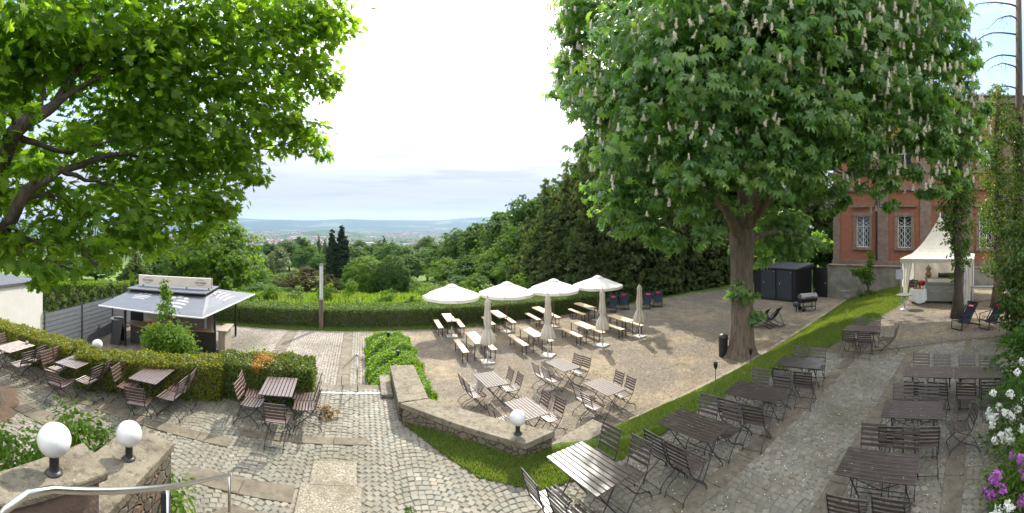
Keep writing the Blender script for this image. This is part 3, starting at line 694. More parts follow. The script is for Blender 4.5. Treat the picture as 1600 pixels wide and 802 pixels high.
# key: kind, centre, angle, base, side words, chairs ('L'/'R' side: list of x offsets; 'E' end), label, phrase
TABLES = [
 ('left', (-10.93, 3.50), -66, 'A', 's', dict(L=[-.26, .26], R=[-.24, .26]), 'brown slatted table cropped by the left edge, a small ashtray on top', 'the cropped table at the left edge', 'left terrace'),
 ('left', (-9.16, 4.65), -66, 'A', 's', dict(L=[-.27, .25], R=[-.27, .25], E=1), 'grey-brown slatted table on the left terrace in front of the gap between two hedges', 'the left terrace table by the hedge gap', 'left terrace'),
 ('left', (-7.37, 5.71), -66, 'A', 's', dict(L=[-.30, .22], R=[-.22, .24], E=1), 'brown slatted table on the left terrace in front of the hedge and leafy bush', 'the terrace table below the leafy bush', 'left terrace'),
 ('left', (-4.80, 7.17), -66, 'A', 's', dict(L=[-.24, .24], R=[-.24, .22], E=1), 'brown slatted table in the corner of the hedge with the orange tinge', 'the table by the orange-tinged hedge', 'left terrace'),
 ('yard', (-.69, 12.43), -63, 'B', 's', dict(L=[-.28, .26], R=[-.26, .24]), 'silvery slatted table on the gravel, leftmost of the four behind the low wall', 'the leftmost gravel table behind the wall', 'gravel yard'),
 ('yard', (.37, 10.47), -61, 'B', 's', dict(L=[-.22], R=[-.30, .28]), 'silvery slatted table on the gravel partly behind the wall and its globe lamp', 'the gravel table behind the globe lamp', 'gravel yard'),
 ('yard', (1.75, 13.61), -62, 'B', 's', dict(L=[-.26, .26], R=[-.24, .22]), 'silvery slatted table on the gravel, closest to the closed parasols', 'the gravel table closest to the closed parasols', 'gravel yard'),
 ('yard', (2.76, 11.55), -64, 'B', 's', dict(L=[-.22, .30], R=[-.34, .24]), 'silvery slatted table on the gravel closest to the grass bank', 'the gravel table closest to the grass bank', 'gravel yard'),
 ('walk', (1.11, 5.66), -60, 'A', 's', dict(L=[-.14, .36], R=[-.42, .20]), 'slatted table at bottom centre shining silver in the sun on the cobbles', 'the silver shining table at bottom centre', 'cobbled walk'),
 ('walk', (3.10, 6.25), -61, 'A', 's', dict(L=[-.20, .28], R=[-.26, .30]), 'dark slatted table on the cobbles next behind the silver shining one', 'the dark table behind the silver one', 'cobbled walk'),
 ('walk', (4.84, 6.82), -58, 'A', 's', dict(L=[-.26, .26], R=[-.26, .28]), 'dark slatted table beside the grass, third of its row from the bottom', 'the third table of the grass row', 'cobbled walk'),
 ('walk', (6.76, 7.54), -57, 'A', 's', dict(L=[-.24, .28], R=[-.24, .28]), 'grey-looking slatted table beside the grass, fourth of its row from the bottom', 'the fourth table of the grass row', 'cobbled walk'),
 ('walk', (10.42, 8.50), -64, 'A', 'n', dict(L=[-.28, .26], R=[-.26, .26], E=1), 'small-looking dark table farthest off, set on gravel at the edge of the lawn', 'the farthest table at the lawn edge', 'gravel terrace'),
 ('walk', (4.64, 3.46), -65, 'A', 'n', dict(L=[-.28, .30], R=[-.26, .26]), 'dark slatted table lowest in the right corner with two chair backs below it', 'the lowest dark table in the right corner', 'cobbled walk'),
 ('walk', (6.41, 3.98), -62, 'A', 'n', dict(L=[-.34, .26], R=[-.26, .26], E=1), 'dark petal-strewn table between the lowest right table and the long double table', 'the petal-strewn middle table on the right', 'cobbled walk'),
 ('walk', (8.26, 4.66), -66, 'A', 'n', dict(L=[-.26, .28], R=[-.30, .26]), 'left one of two dark tables pushed together into a long one', 'the long double table, left half', 'cobbled walk'),
 ('walk', (8.73, 3.60), -66, 'A', 'n', dict(L=[-.26, .26], R=[-.26, .26]), 'right one of two dark tables pushed together into a long one', 'the long double table, right half', 'cobbled walk'),
]
rj = random.Random(5)
TBL_AT = []
for ti, (kind, (cx, cy), ang, base, sty, seats, lab, phrase, gname) in enumerate(TABLES):
    rz = R(ang); ck = 'dark' if kind == 'walk' else 'red'
    zt = zsurf(cx, cy, base) if base == 'B' else .004
    place_table(kind, (cx, cy, zt), rz, lab, 'slatted tables of the %s' % gname)
    TBL_AT.append((cx, cy, rz, kind, base))
    ex_, ey_ = Vector((math.cos(rz), math.sin(rz))), Vector((-math.sin(rz), math.cos(rz)))
    for side, xs in seats.items():
        if side == 'E':
            L = {'left': 1.0, 'yard': 1.17, 'walk': 1.14}[kind]
            p = Vector((cx, cy))+ex_*(L/2+.30)+ey_*(.12 if kind == 'left' else -.02)
            w = {'s': 'near', 'n': 'right-hand'}[sty]
            place_chair('grey' if ti == 14 else ck, (p.x, p.y, zsurf(p.x, p.y, base)), rz+PI/2+rj.uniform(-.2, .2), 'single folding chair at the %s end of %s' % (w, phrase), 'folding chairs of the %s' % gname)
            continue
        for x in xs:
            y = (-1 if side == 'L' else 1)*(.56+rj.uniform(-.05, .06)); xx = x+rj.uniform(-.02, .02)
            p = Vector((cx, cy))+ex_*xx+ey_*y
            if sty == 's': words = ('farther' if x < 0 else 'nearer', 'left' if side == 'L' else 'right')
            else: words = ('left' if x < 0 else 'right', 'near' if side == 'L' else 'far')
            one = len(xs) == 1
            label = ('only ' if one else words[0]+' ')+'folding chair on the %s side of %s' % (words[1], phrase)
            place_chair(ck, (p.x, p.y, zsurf(p.x, p.y, base)), rz+(PI if side == 'R' else 0)+rj.uniform(-.09, .09), label, 'folding chairs of the %s' % gname)
# ashtray
t = thing('ashtray', 'small pale round ashtray on the table cropped by the left edge', 'ashtray', (*at(42, 537.5, .756).xy, .757))
mb = MB(); mb.lathe([(.035, 0), (.05, .01), (.045, .06), (.03, .07)], 14); mb.build('bowl', M['concrete'], t)
mb = MB(); mb.lathe([(.012, .07), (.02, .085), (.004, .10)], 8); mb.build('knob', M['galv'], t)
# ---------------------------------------------------------------- beer tables, benches
def make_beer(nm, label, cat, L, Wd, Ht, gr):
    t = thing(nm, label, cat, (0, 0, 0), 0, gr)
    mb = MB(); mb.box((0, 0, Ht-.014), (L, Wd, .028), None, .008); mb.box((0, -Wd/2+.012, Ht-.04), (L-.02, .02, .03)); mb.box((0, Wd/2-.012, Ht-.04), (L-.02, .02, .03))
    mb.build('tabletop' if cat == 'table' else 'seat', M['pine'], t)
    for x in (-L/2+.22, L/2-.22):
        mb = MB(); hw = Wd/2-.03
        for s in (-1, 1): mb.bar((x, s*hw, 0), (x, s*hw, Ht-.03), .03, .03, (1, 0, 0))
        mb.bar((x, -hw, .10 if Ht > .6 else .08), (x, hw, .10 if Ht > .6 else .08), .02, .02); mb.bar((x, -hw, Ht-.06), (x, hw, Ht-.06), .03, .02)
        mb.bar((x, 0, Ht-.10), (x-math.copysign(.34, x), 0, Ht-.04), .02, .012)
        mb.build('leg_frame', M['iron'], t)
    return t
BTS = [((-3.29, 20.45), 'open', 'first'), ((-.73, 21.51), 'open', 'second'), ((1.72, 22.45), 'open', 'third'), ((4.38, 23.38), 'open', 'fourth'),
       ((-1.58, 16.96), 'closed', 'first'), ((.86, 17.98), 'closed', 'second'), ((3.42, 18.99), 'closed', 'third'), ((5.62, 19.81), 'closed', 'fourth')]
bt = bb = None
for (c, st, od) in BTS:
    a = R(-69+rj.uniform(-1.5, 1.5)); ph = '%s %s parasol from the left' % (od, st)
    lab = 'pale wooden beer table beside the '+ph
    if bt is None: bt = make_beer('beer_table', lab, 'table', 1.84, .50, .77, 'beer tables on the gravel'); bt.location = (*c, B); bt.rotation_euler = (0, 0, a)
    else: dup(bt, (*c, B), a, lab)
    for s, w in ((-1, 'left'), (1, 'right')):
        o = .60+rj.uniform(-.05, .05); sh = rj.uniform(-.06, .06)
        p = (c[0]-math.sin(a)*o*s+math.cos(a)*sh, c[1]+math.cos(a)*o*s+math.sin(a)*sh, B)
        lab = 'pale bench on the %s of the table by the %s' % (w, ph)
        if bb is None: bb = make_beer('beer_bench', lab, 'bench', 1.84, .26, .46, 'beer benches on the gravel'); bb.location = p; bb.rotation_euler = (0, 0, a)
        else: dup(bb, p, a+rj.uniform(-.02, .02), lab)
# ---------------------------------------------------------------- parasols
def base_of(t):
    mb = MB(); mb.box((0, 0, .035), (.54, .54, .07), None, .01); o = mb.build('base_plate', M['concrete'], t)
    mb = MB(); mb.tube([(0, 0, .07), (0, 0, .52)], .028, 10); mb.build('base_tube', M['galv'], o)
def open_parasol(loc, rz, label):
    t = thing('open_parasol', label, 'parasol', loc, rz, 'open cream parasols'); base_of(t)
    mb = MB(); mb.tube([(0, 0, .5), (0, 0, 2.62)], .022, 10); mb.build('pole', M['redwood'], t)
    n = 8; r = 1.47; mb = MB(); rings = []
    sub = 6
    prof = [(.16, 2.57), (.5, 2.455), (.85, 2.335), (1.2, 2.205), (r, 2.10)]
    vs = []
    for rr, z in prof:
        for k in range(n*sub):
            a = 2*PI*k/(n*sub); e = (k % sub)/sub
            chord = math.cos(PI/n)/math.cos((e-.5)*2*PI/n); sag = 1-abs(2*e-1)
            vs.append((rr*chord*math.cos(a), rr*chord*math.sin(a), z-.045*rr/r*(1-(2*e-1)**2)))
    for k in range(n*sub):
        a = 2*PI*k/(n*sub); e = (k % sub)/sub; chord = math.cos(PI/n)/math.cos((e-.5)*2*PI/n)
        vs.append((1.005*r*chord*math.cos(a), 1.005*r*chord*math.sin(a), 2.10-.15-.03*(1-(2*e-1)**2)))
    m_ = n*sub; fs = [(i*m_+k, i*m_+(k+1) % m_, (i+1)*m_+(k+1) % m_, (i+1)*m_+k) for i in range(5) for k in range(m_)]
    mb.add(vs, fs); c = mb.build('canopy', M['canvas'], t)
    mb = MB(); mb.lathe([(.30, 2.545), (.2, 2.60), (.06, 2.655), (.02, 2.66)], 16); mb.build('vent', M['canvas'], c)
    mb = MB(); mb.tube([(0, 0, 2.62), (0, 0, 2.72)], .012, 8); mb.build('finial', M['redwood'], t)
    for k in range(n):
        a = 2*PI*k/n; mb = MB(); mb.bar((.03*math.cos(a), .03*math.sin(a), 2.53), (1.44*math.cos(a), 1.44*math.sin(a), 2.065), .02, .018); 
        mb.bar((.03*math.cos(a), .03*math.sin(a), 1.95), (.75*math.cos(a), .75*math.sin(a), 2.29), .016, .014); mb.build('rib', M['redwood'], t)
    return t
op = None
for (px, py), od, rz in (((706, 526.5), 'first', .3), ((792, 519.4), 'second', .7), ((865, 511), 'third', .1), ((934, 501), 'fourth', .5)):
    p = at(px, py, B); lab = 'open cream parasol on a red-brown pole, %s from the left of four' % od
    if op is None: op = open_parasol(p, rz, lab)
    else: dup(op, p, rz, lab)
def closed_parasol(loc, rz, label):
    t = thing('closed_parasol', label, 'parasol', loc, rz, 'closed beige parasols'); base_of(t)
    mb = MB(); mb.tube([(0, 0, .5), (0, 0, 2.66)], .022, 10); mb.build('pole', M['redwood'], t)
    prof = [(.02, 2.63), (.075, 2.56), (.11, 2.44), (.10, 2.25), (.125, 1.95), (.145, 1.7), (.125, 1.52), (.105, 1.42), (.16, 1.28), (.23, 1.08), (.28, .88), (.26, .78)]
    mb = MB(); mb.lathe(prof[::-1], 48, (0, 0, 0), lambda i, a: 1+(.20*math.sin(8*a)+.09*math.sin(16*a+i*.4)+.07*math.sin(3*a+i*.7))*min(1, (11-i)/2.0 if i > 9 else 1))
    c = mb.build('folded_canopy', M['canvas_old'], t)
    mb = MB(); mb.lathe([(.118, 1.41), (.122, 1.44), (.118, 1.46)], 20); mb.build('strap', M['canvas_old'], c)
    mb = MB(); mb.tube([(0, 0, 2.64), (0, 0, 2.76)], .012, 8); mb.build('finial', M['redwood'], t)
    return t
cp = None
for (px, py), od, rz in (((762, 567), 'first', .2), ((856, 557), 'second', 1.1), ((941, 541), 'third', 2.3), ((999, 527), 'fourth', 3.6)):
    p = at(px, py, B); lab = 'closed beige parasol tied round its pole, %s from the left of four' % od
    if cp is None: cp = closed_parasol(p, rz, lab)
    else: dup(cp, p, rz, lab)
# ---------------------------------------------------------------- deck chairs
def deckchair(loc, rz, label, gr):
    t = thing('deck_chair', label, 'deck chair', loc, rz, gr); w = .29; mb = MB()
    for s in (-1, 1):
        mb.bar((s*w, -.50, 1.0), (s*w, .14, .20), .022, .035); mb.bar((s*w*.93, .50, .36), (s*w*.93, -.72, .02), .022, .035)
        mb.bar((s*w, .46, .58), (s*w, .52, 0), .022, .03, (1, 0, 0)); mb.bar((s*w*1.08, .48, .585), (s*w*1.08, -.20, .62), .045, .018)
        mb.bar((s*w*1.05, -.28, .70), (s*w*1.05, -.60, .06), .018, .025, (1, 0, 0))
    for y, z in ((-.50, 1.0), (.50, .36), (.52, .015), (-.70, .03), (.14, .2)): mb.bar((-w, y, z), (w, y, z), .028, .028)
    mb.build('frame', M['black'], t)
    P = [(-.50, 1.0), (-.40, .80), (-.27, .60), (-.12, .41), (.02, .29), (.16, .25), (.33, .29), (.50, .36)]
    mb = MB(); vs = []
    for y, z in P:
        for k in range(7): x = (k/6-.5)*.50; vs.append((x, y, z-.02*(1-(2*k/6-1)**2)+.022))
    mb.add(vs, [(i*7+k, i*7+k+1, (i+1)*7+k+1, (i+1)*7+k) for i in range(7) for k in range(6)]); mb.smooth = True
    o = mb.build('sling', M['navy'], t); sm = o.modifiers.new('s', 'SOLIDIFY'); sm.thickness = .004
    mb = MB(); y0, z0, y1, z1 = -.435, .885, -.375, .785
    mb.add([(-.15, y0+.022, z0+.018), (.15, y0+.022, z0+.018), (.15, y1+.022, z1+.018), (-.15, y1+.022, z1+.018)], [(0, 1, 2, 3)]); l = mb.build('badge', M['red'], o)
    mb = MB(); d = Vector((0, y1-y0, z1-z0)); rr = random.Random(3); x = -.11
    while x < .10:
        ww = rr.uniform(.02, .035); a = Vector((x, y0+.026, z0+.021))
        mb.add([a+d*.3, a+Vector((ww, 0, 0))+d*.3, a+Vector((ww, 0, 0))+d*.68, a+d*.68], [(0, 1, 2, 3)]); x += ww+.008
    mb.build('lettering', M['white'], l)
    return t
dc = deckchair(at(1508, 512, .004), R(72), 'navy deck chair with a red badge beside the ivy trunk, left of the pair', 'deck chairs near the tent')
dup(dc, at(1551, 511, .004), R(66), 'navy deck chair with a red badge near the tent, right of the pair', 'deck chairs near the tent')
for (px, py), rz, w in (((957, 486), 2.75, 'first'), ((975, 482), 2.9, 'second'), ((1011, 481), 2.6, 'third'), ((1028, 478), 2.75, 'fourth')):
    dup(dc, at(px, py, B), rz, 'shaded deck chair before the dark yews, %s from the left' % w, 'deck chairs before the yews')
dup(dc, at(1188, 511, B), R(30), 'dark deck chair on the gravel, nearly hidden by the chestnut trunk', 'deck chairs behind the chestnut')
dup(dc, at(1206, 508, B), R(22), 'dark deck chair on the gravel to the right of the chestnut trunk', 'deck chairs behind the chestnut')
M['emblem'] = plain('emblem_white', (.36, .36, .37), (.26, .26, .27), .6)
# ---------------------------------------------------------------- stall
p_, q_ = Vector((.891, .454, 0)), Vector((-.454, .891, 0))
t = thing('drinks_stall', 'dark trailer bar with a grey fold-out roof and a cream sign board on top', 'stall', (-11.1, 11.1, B), math.atan2(.454, .891))
# local x = p, local y = q
mb = MB(); mb.box((-2.65, 3.55, 1.18), (3.9, 2.0, 2.36), None, .03); mb.build('body', M['black'], t)
mb = MB(); mb.box((-2.65, 3.5, 2.43), (4.12, 2.3, .06), None, .01); mb.build('roof', M['awning'], t)
outer = [(-4.9, .1, 1.98), (0.0, 0.0, 1.92), (1.15, 5.3, 2.02)]
mb = MB()
def flap(a, b, c, d, th=.035):
    v = [Vector(x) for x in (a, b, c, d)]; n = (v[1]-v[0]).cross(v[3]-v[0]).normalized()*th
    mb.add(v+[x-n for x in v], [(0, 1, 2, 3), (7, 6, 5, 4), (0, 4, 5, 1), (1, 5, 6, 2), (2, 6, 7, 3), (3, 7, 4, 0)])
flap(outer[0], outer[1], (-.62, 2.5, 2.28), (-4.68, 2.5, 2.28))
flap((.004, .006, 1.923), outer[2], (-.6, 4.7, 2.30), (-.616, 2.5, 2.282))
o = mb.build('awning', M['awning'], t)
mb = MB(); mb.bar((-4.9, .08, 1.965), (0, -.02, 1.905), .03, .05); mb.bar((.02, 0, 1.905), (1.17, 5.3, 2.005), .03, .05); mb.build('edge_trim', M['white'], o)
# white emblem painted on the awning: three ovals over a banner
def decal(fn, pts, z=.012):
    vs = []
    for x, y in pts:
        P = fn(x, y); vs.append(P)
    return vs
A0, A1, A2, A3 = [Vector(x) for x in (outer[0], outer[1], (-.62, 2.5, 2.28), (-4.68, 2.5, 2.28))]
def on_front(s, r):
    a = A0.lerp(A1, s); b = A3.lerp(A2, s); n = (A1-A0).cross(A3-A0).normalized(); return a.lerp(b, r)+n*.008
B0, B1, B2, B3 = [Vector(x) for x in ((.004, .006, 1.923), outer[2], (-.6, 4.7, 2.30), (-.616, 2.5, 2.282))]
def on_side(s, r):
    a = B0.lerp(B1, s); b = B3.lerp(B2, s); n = (B1-B0).cross(B3-B0).normalized(); return a.lerp(b, r)+n*.008
def emblem(fn, cs, cr, ks, kr):
    mb = MB()
    def ell(x, y, a, b, n=20): mb.add([fn(cs+ks*(x+a*math.cos(w)), cr+kr*(y+b*math.sin(w))) for w in np.linspace(0, 2*PI, n, endpoint=False)], [tuple(range(n))])
    for x, y, a in ((-.55, .85, .24), (.05, .95, .28), (.65, .8, .24)): ell(x, y, a, .16)
    for r0, y0 in ((1.0, .45), (.9, .1), (.75, -.30)):
        n = 14; top = [(-r0+2*r0*i/n, y0+.12*math.cos((i/n-.5)*PI)) for i in range(n+1)]; bot = [(x, y-.17) for x, y in top[::-1]]
        for i in range(n): mb.add([fn(cs+ks*x, cr+kr*y) for x, y in (top[i], top[i+1], bot[n-i-1], bot[n-i])], [(3, 2, 1, 0)])
    return mb.build_each('emblem', M['emblem'], o)
emblem(on_front, .70, .50, .125, .42); emblem(on_front, .26, .70, .10, .24); emblem(on_side, .60, .5, .20, .46)
# sign board
mb = MB(); mb.box((-2.55, 3.4, 2.78), (3.95, .12, .48), None, .01); sg = mb.build('sign_board', M['signboard'], t)
mb = MB(); mb.box((-.59, 3.4, 2.78), (.03, .125, .50)); mb.build('edge', M['counter'], sg)
mb = MB()
for x in (-4.3, -1.9, -.75): mb.bar((x, 3.4, 2.45), (x, 3.4, 2.55), .05, .05, (1, 0, 0))
mb.build_each('bracket', M['black'], sg)
def text(s, size, name, parent, loc, rot, m, shear=.0, ext=.003):
    cu = bpy.data.curves.new('t', 'FONT'); cu.body = s; cu.size = size; cu.align_x = 'CENTER'; cu.align_y = 'CENTER'; cu.shear = shear; cu.extrude = ext
    ob = bpy.data.objects.new('t', cu); COL.objects.link(ob); dg = bpy.context.evaluated_depsgraph_get()
    me = bpy.data.meshes.new_from_object(ob.evaluated_get(dg)); bpy.data.objects.remove(ob); me.name = name; me.materials.clear()
    r = link(name, me, m, parent); r.location = loc; r.rotation_euler = rot; return r
for x in (-4.0, -1.15):
    text('Huttinger', .155, 'lettering', sg, (x, 3.336, 2.79), (PI/2, 0, 0), M['black'], .35)
    mb = MB(); n = 24
    ring = [((.30*math.cos(w), .15*math.sin(w)), (.30*math.cos(w)*1.0, .13*math.sin(w))) for w in np.linspace(PI*1.05, PI*1.95, n)]
    for i in range(n-1):
        (a, b), (c, d) = ring[i], ring[i+1]; mb.add([(x+a[0], 3.334, 2.79+a[1]), (x+c[0], 3.334, 2.79+c[1]), (x+d[0], 3.334, 2.79+d[1]), (x+b[0], 3.334, 2.79+b[1])], [(0, 1, 2, 3)])
    ring = [((.22*math.cos(w), .15*math.sin(w)), (.22*math.cos(w), .13*math.sin(w))) for w in np.linspace(PI*.1, PI*.75, n)]
    for i in range(n-1):
        (a, b), (c, d) = ring[i], ring[i+1]; mb.add([(x+a[0], 3.334, 2.79+a[1]), (x+c[0], 3.334, 2.79+c[1]), (x+d[0], 3.334, 2.79+d[1]), (x+b[0], 3.334, 2.79+b[1])], [(0, 1, 2, 3)])
    mb.build_each('flourish', M['black'], sg)
# posts, counters, inside
for x, y in ((.16, 1.3), (-4.05, 1.05), (.35, 4.4)):
    mb = MB(); mb.box((x, y, .98), (.09, .09, 1.9)); mb.build('post', M['black'], t)
mb = MB(); mb.box((-.75, 1.3, .55), (1.75, .05, 1.0)); mb.build('counter_panel', M['black'], t)
mb = MB(); mb.box((-.75, 1.28, 1.07), (1.8, .42, .045), None, .01); mb.box((-.75, 1.265, .10), (1.8, .06, .05)); mb.build_each('counter_top', M['counter'], t)
mb = MB(); mb.lathe([(.10, 0), (.10, .02), (.06, .03)], 20); e = mb.build('round_badge', M['counter'], t); e.location = (-1.35, 1.274, .72); e.rotation_euler = (PI/2, 0, 0)
mb = MB(); mb.box((-3.1, 1.5, .52), (1.8, .05, .95)); mb.build('counter_panel', M['anthracite'], t)
mb = MB(); mb.prism([(-4.05, 1.2), (-2.9, .75), (-2.2, 1.0), (-2.1, 1.7), (-4.05, 1.75)], 1.02, 1.065); mb.build_each('counter_top', M['counter'], t)
mb = MB(); mb.box((.42, 2.0, .52), (.30, 1.1, 1.0), None, .01); mb.build('side_counter', M['stallwood'], t)
mb = MB(); mb.box((.45, 2.0, 1.06), (.46, 1.3, .05), None, .01); mb.build_each('counter_top', M['stallwood'], t)
mb = MB(); mb.box((-2.0, 2.50, 1.25), (3.3, .04, 1.6)); mb.build('back_boards', M['stallwood'], t)
mb = MB(); mb.box((-.62, 2.47, 1.2), (.10, .03, 1.7)); mb.build('door_jamb', M['white'], t)
mb = MB(); mb.box((-3.4, 2.47, 1.4), (.8, .03, 1.1)); mb.build('menu_panel', M['signboard'], t)
lo = lambda x, y, z: t.matrix_basis @ Vector((x, y, z))
bpy.context.view_layer.update()
def onstall(x, y, z): return Vector((-11.1, 11.1, B))+p_*x+q_*y+Vector((0, 0, z))
r = thing('red_cushion', 'red round cushion lying on the left counter of the trailer bar', 'cushion', onstall(-2.75, 1.25, 1.068))
mb = MB(); mb.lathe([(.02, .0), (.20, .01), (.24, .07), (.20, .14), (.05, .17), (.01, .17)], 20); mb.build('cover', M['red'], r)
r = thing('bar_table', 'round standing table with a pale top at the left end of the trailer bar', 'table', onstall(-4.75, 1.6, 0))
mb = MB(); mb.lathe([(.36, 1.07), (.38, 1.09), (.36, 1.11)], 24); mb.build('top', M['concrete'], r)
mb = MB(); mb.tube([(0, 0, .05), (0, 0, 1.07)], .035, 10); mb.build('column', M['galv'], r)
mb = MB(); mb.lathe([(.25, 0), (.25, .03), (.05, .07)], 20); mb.build('foot', M['galv'], r)
r = thing('tap_post', 'slim red post with box head on a flat foot right of the bar', 'post', at(350, 541, B))
mb = MB(); mb.box((0, 0, .01), (.50, .30, .02)); mb.build('foot', M['counter'], r)
mb = MB(); mb.bar((0, 0, .02), (0, 0, 1.0), .05, .05, (1, 0, 0)); mb.box((.0, 0, .5), (.09, .07, .16)); mb.build('stem', M['redwood'], r)
mb = MB(); mb.box((0, 0, .98), (.17, .12, .13), None, .01); mb.build('head', M['redwood'], r)
r = thing('folding_board', 'black folded menu board leaning at the left end of the trailer bar', 'menu board', onstall(-4.55, .95, 0), R(30))
mb = MB(); mb.bar((0, .0, 0), (0, .42, 1.2), .06, .5, (1, 0, 0)); mb.build('panel', M['black'], r)
mb = MB(); mb.bar((0, .75, 0), (0, .40, 1.15), .05, .4, (1, 0, 0)); mb.build('support', M['black'], r)
# ---------------------------------------------------------------- fence and white house
f0, f1 = Vector((-15.28, 6.22, B)), Vector((-19.2, 15.3, B)); fd = (f1-f0); fl = fd.length; fd.normalize()
t = thing('privacy_fence', 'grey strip-filled wire fence running from the white house behind the trailer bar', 'fence', f0, math.atan2(fd.y, fd.x))
k = 0; x = 0
while x < fl:
    l = min(2.5, fl-x); mb = MB(); ns = int(l/.05)
    for i in range(ns): mb.box((x+.03+i*l/ns+.01, 0, .98), (.043, .004 if i % 2 else .006, 1.82))
    o = mb.build('strip_panel', M['fence'], t)
    mb = MB()
    for i in range(10):
        for yy in (-.011, .011): mb.bar((x, yy, .12+i*.20), (x+l, yy, .12+i*.20), .006, .006)
    mb.build('rods', M['anthracite'], o)
    mb = MB(); mb.box((x, 0, 1.0), (.06, .06, 2.0)); mb.build('post', M['anthracite'], t); x += 2.5
t = thing('white_house', 'plain white rendered wall of a small house behind the left hedge', 'house', (-15.3, 6.15, B), TH)
mb = MB(); mb.box((-4.0, -4.0, 1.62), (8.0, 8.0, 3.24)); mb.build('wall', M['house'], t)
mb = MB(); mb.box((-4.0, -4.0, 3.28), (8.14, 8.14, .09)); mb.build('roof', M['slate'], t)
# ---------------------------------------------------------------- light column at the field hedge
p = at(502, 513, B)
t = thing('light_column', 'tall square light column standing alone in front of the field hedge', 'lamp post', p, TH)
mb = MB(); mb.box((0, 0, .78), (.24, .24, 1.56), None, .01); mb.build('base', M['bark'], t)
mb = MB(); mb.box((0, 0, 2.5), (.20, .20, 1.88), None, .01); s = mb.build('shaft', M['galv'], t)
mb = MB(); mb.box((-.045, -.103, 2.5), (.03, .006, 1.7)); mb.box((.05, -.103, 2.5), (.03, .006, 1.7)); mb.build_each('light_slot', M['white'], s)
mb = MB(); mb.box((0, 0, 3.46), (.22, .22, .05), None, .01); mb.build('top_cap', M['anthracite'], t)
# ---------------------------------------------------------------- shed, gate, smoker, bin, small tables
c = uv(25.5, 12.9)
t = thing('storage_shed', 'low black ribbed storage shed with a grey lid roof behind the chestnut', 'shed', (c[0], c[1], B), TH)
mb = MB(); mb.box((1.4, 1.8, 1.18), (2.78, 3.58, 2.36))
for k in range(18): mb.box((-.005, .1+k*.2, 1.18), (.03, .08, 2.3))
for k in range(14): mb.box((.1+k*.2, -.005, 1.18), (.08, .03, 2.3))
mb.build('body', M['black'], t)
mb = MB(); mb.prism([(-.14, -.14), (2.94, -.14), (2.94, 3.74), (-.14, 3.74)], 2.365, [2.44, 2.60, 2.60, 2.44]); mb.build('roof', M['anthracite'], t)
for y in (.9, 2.3):
    mb = MB(); mb.box((-.035, y, 1.2), (.03, 1.2, 2.1)); d = mb.build('door', M['anthracite'], t)
    mb = MB(); mb.box((-.06, y+.4, 1.3), (.02, .05, .16)); mb.box((-.06, y-.5, 2.15), (.02, .08, .05)); mb.build_each('handle', M['galv'], d)
c = uv(28.35, 12.83)
t = thing('metal_gate', 'black ribbed metal gate leaf standing between the shed and the old wall', 'gate', (c[0], c[1], B), TH-PI/2)
mb = MB(); mb.box((.62, 0, 1.15), (1.22, .04, 2.3)); [mb.box((.1+k*.15, -.025, 1.15), (.05, .02, 2.2)) for k in range(8)]; mb.build('leaf', M['black'], t)
mb = MB(); mb.box((1.08, -.05, 1.1), (.05, .03, .14)); mb.build_each('handle', M['galv'], t)
p = at(1262, 485, B)
t = thing('smoker_grill', 'black barrel smoker grill with a grey lid on wheels in front of the shed', 'grill', p, R(-14))
mb = MB(); old = []
for k in range(13): old.append((.30*math.cos(PI*k/12), .30*math.sin(PI*k/12)))
def halfbarrel(sgn, r, L):
    m2 = MB(); vs = []; n = 13
    for x in (-L/2, L/2):
        for k in range(n): a = PI*k/(n-1); vs.append((x, r*math.cos(a), .82+sgn*r*math.sin(a)))
    fs = [(k, k+1, n+k+1, n+k) for k in range(n-1)]+[tuple(range(n-1, -1, -1)), tuple(range(n, 2*n)), (0, n, 2*n-1, n-1)]
    m2.add(vs, fs); return m2
halfbarrel(-1, .30, 1.15).build('firebox', M['black'], t)
o = halfbarrel(1, .31, 1.18).build('lid', M['lid'], t); mb = MB(); mb.bar((-.3, -.33, .92), (.3, -.33, .92), .03, .03); mb.build_each('handle', M['black'], o)
mb = MB(); mb.tube([(.48, 0, 1.08), (.48, 0, 1.42)], .05, 10); mb.build('chimney', M['black'], t)
for x in (-.45, .45):
    for y in (-.22, .22): mb = MB(); mb.bar((x, y, .0), (x, y, .75), .04, .04, (1, 0, 0)); mb.build('leg', M['black'], t)
for y in (-.27, .27): mb = MB(); mb.tube([(-.45, y-.025, .14), (-.45, y+.025, .14)], .14, 16); mb.build('wheel', M['black'], t)
mb = MB(); mb.box((0, 0, .25), (.95, .42, .03)); mb.build('shelf', M['black'], t)
mb = MB(); mb.lathe([(.16, .28), (.22, .34), (.22, .52), (.15, .60), (.04, .62)], 16, (-.78, .1, 0)); mb.bar((-.78, .1, 0), (-.78, .1, .3), .06, .06, (1, 0, 0)); mb.build('side_box', M['anthracite'], t)
p = at(1130, 557, B)
t = thing('litter_bin', 'black round litter bin with a domed lid beside the chestnut trunk', 'bin', p)
mb = MB(); mb.lathe([(.17, 0), (.19, .02), (.20, .78), (.21, .80)], 20); mb.build('body', M['black'], t)
mb = MB(); mb.lathe([(.215, .80), (.215, .84), (.18, .92), (.10, .97), (.02, .98)], 20); mb.build('lid', M['black'], t)
mb = MB(); mb.box((.23, .0, .75), (.06, .07, .14)); mb.build('bracket', M['galv'], t)
def stand(loc, h, r, label):
    t = thing('standing_table', label, 'table', loc, 0, None)
    mb = MB(); mb.lathe([(r, h-.04), (r+.01, h-.02), (r, h)], 24); mb.build('top', M['greytop'], t)
    mb = MB(); mb.tube([(0, 0, .03), (0, 0, h-.04)], .04, 10); mb.build('column', M['galv'], t)
    mb = MB(); mb.lathe([(.22, 0), (.22, .02), (.05, .05)], 18); mb.build('foot', M['galv'], t)
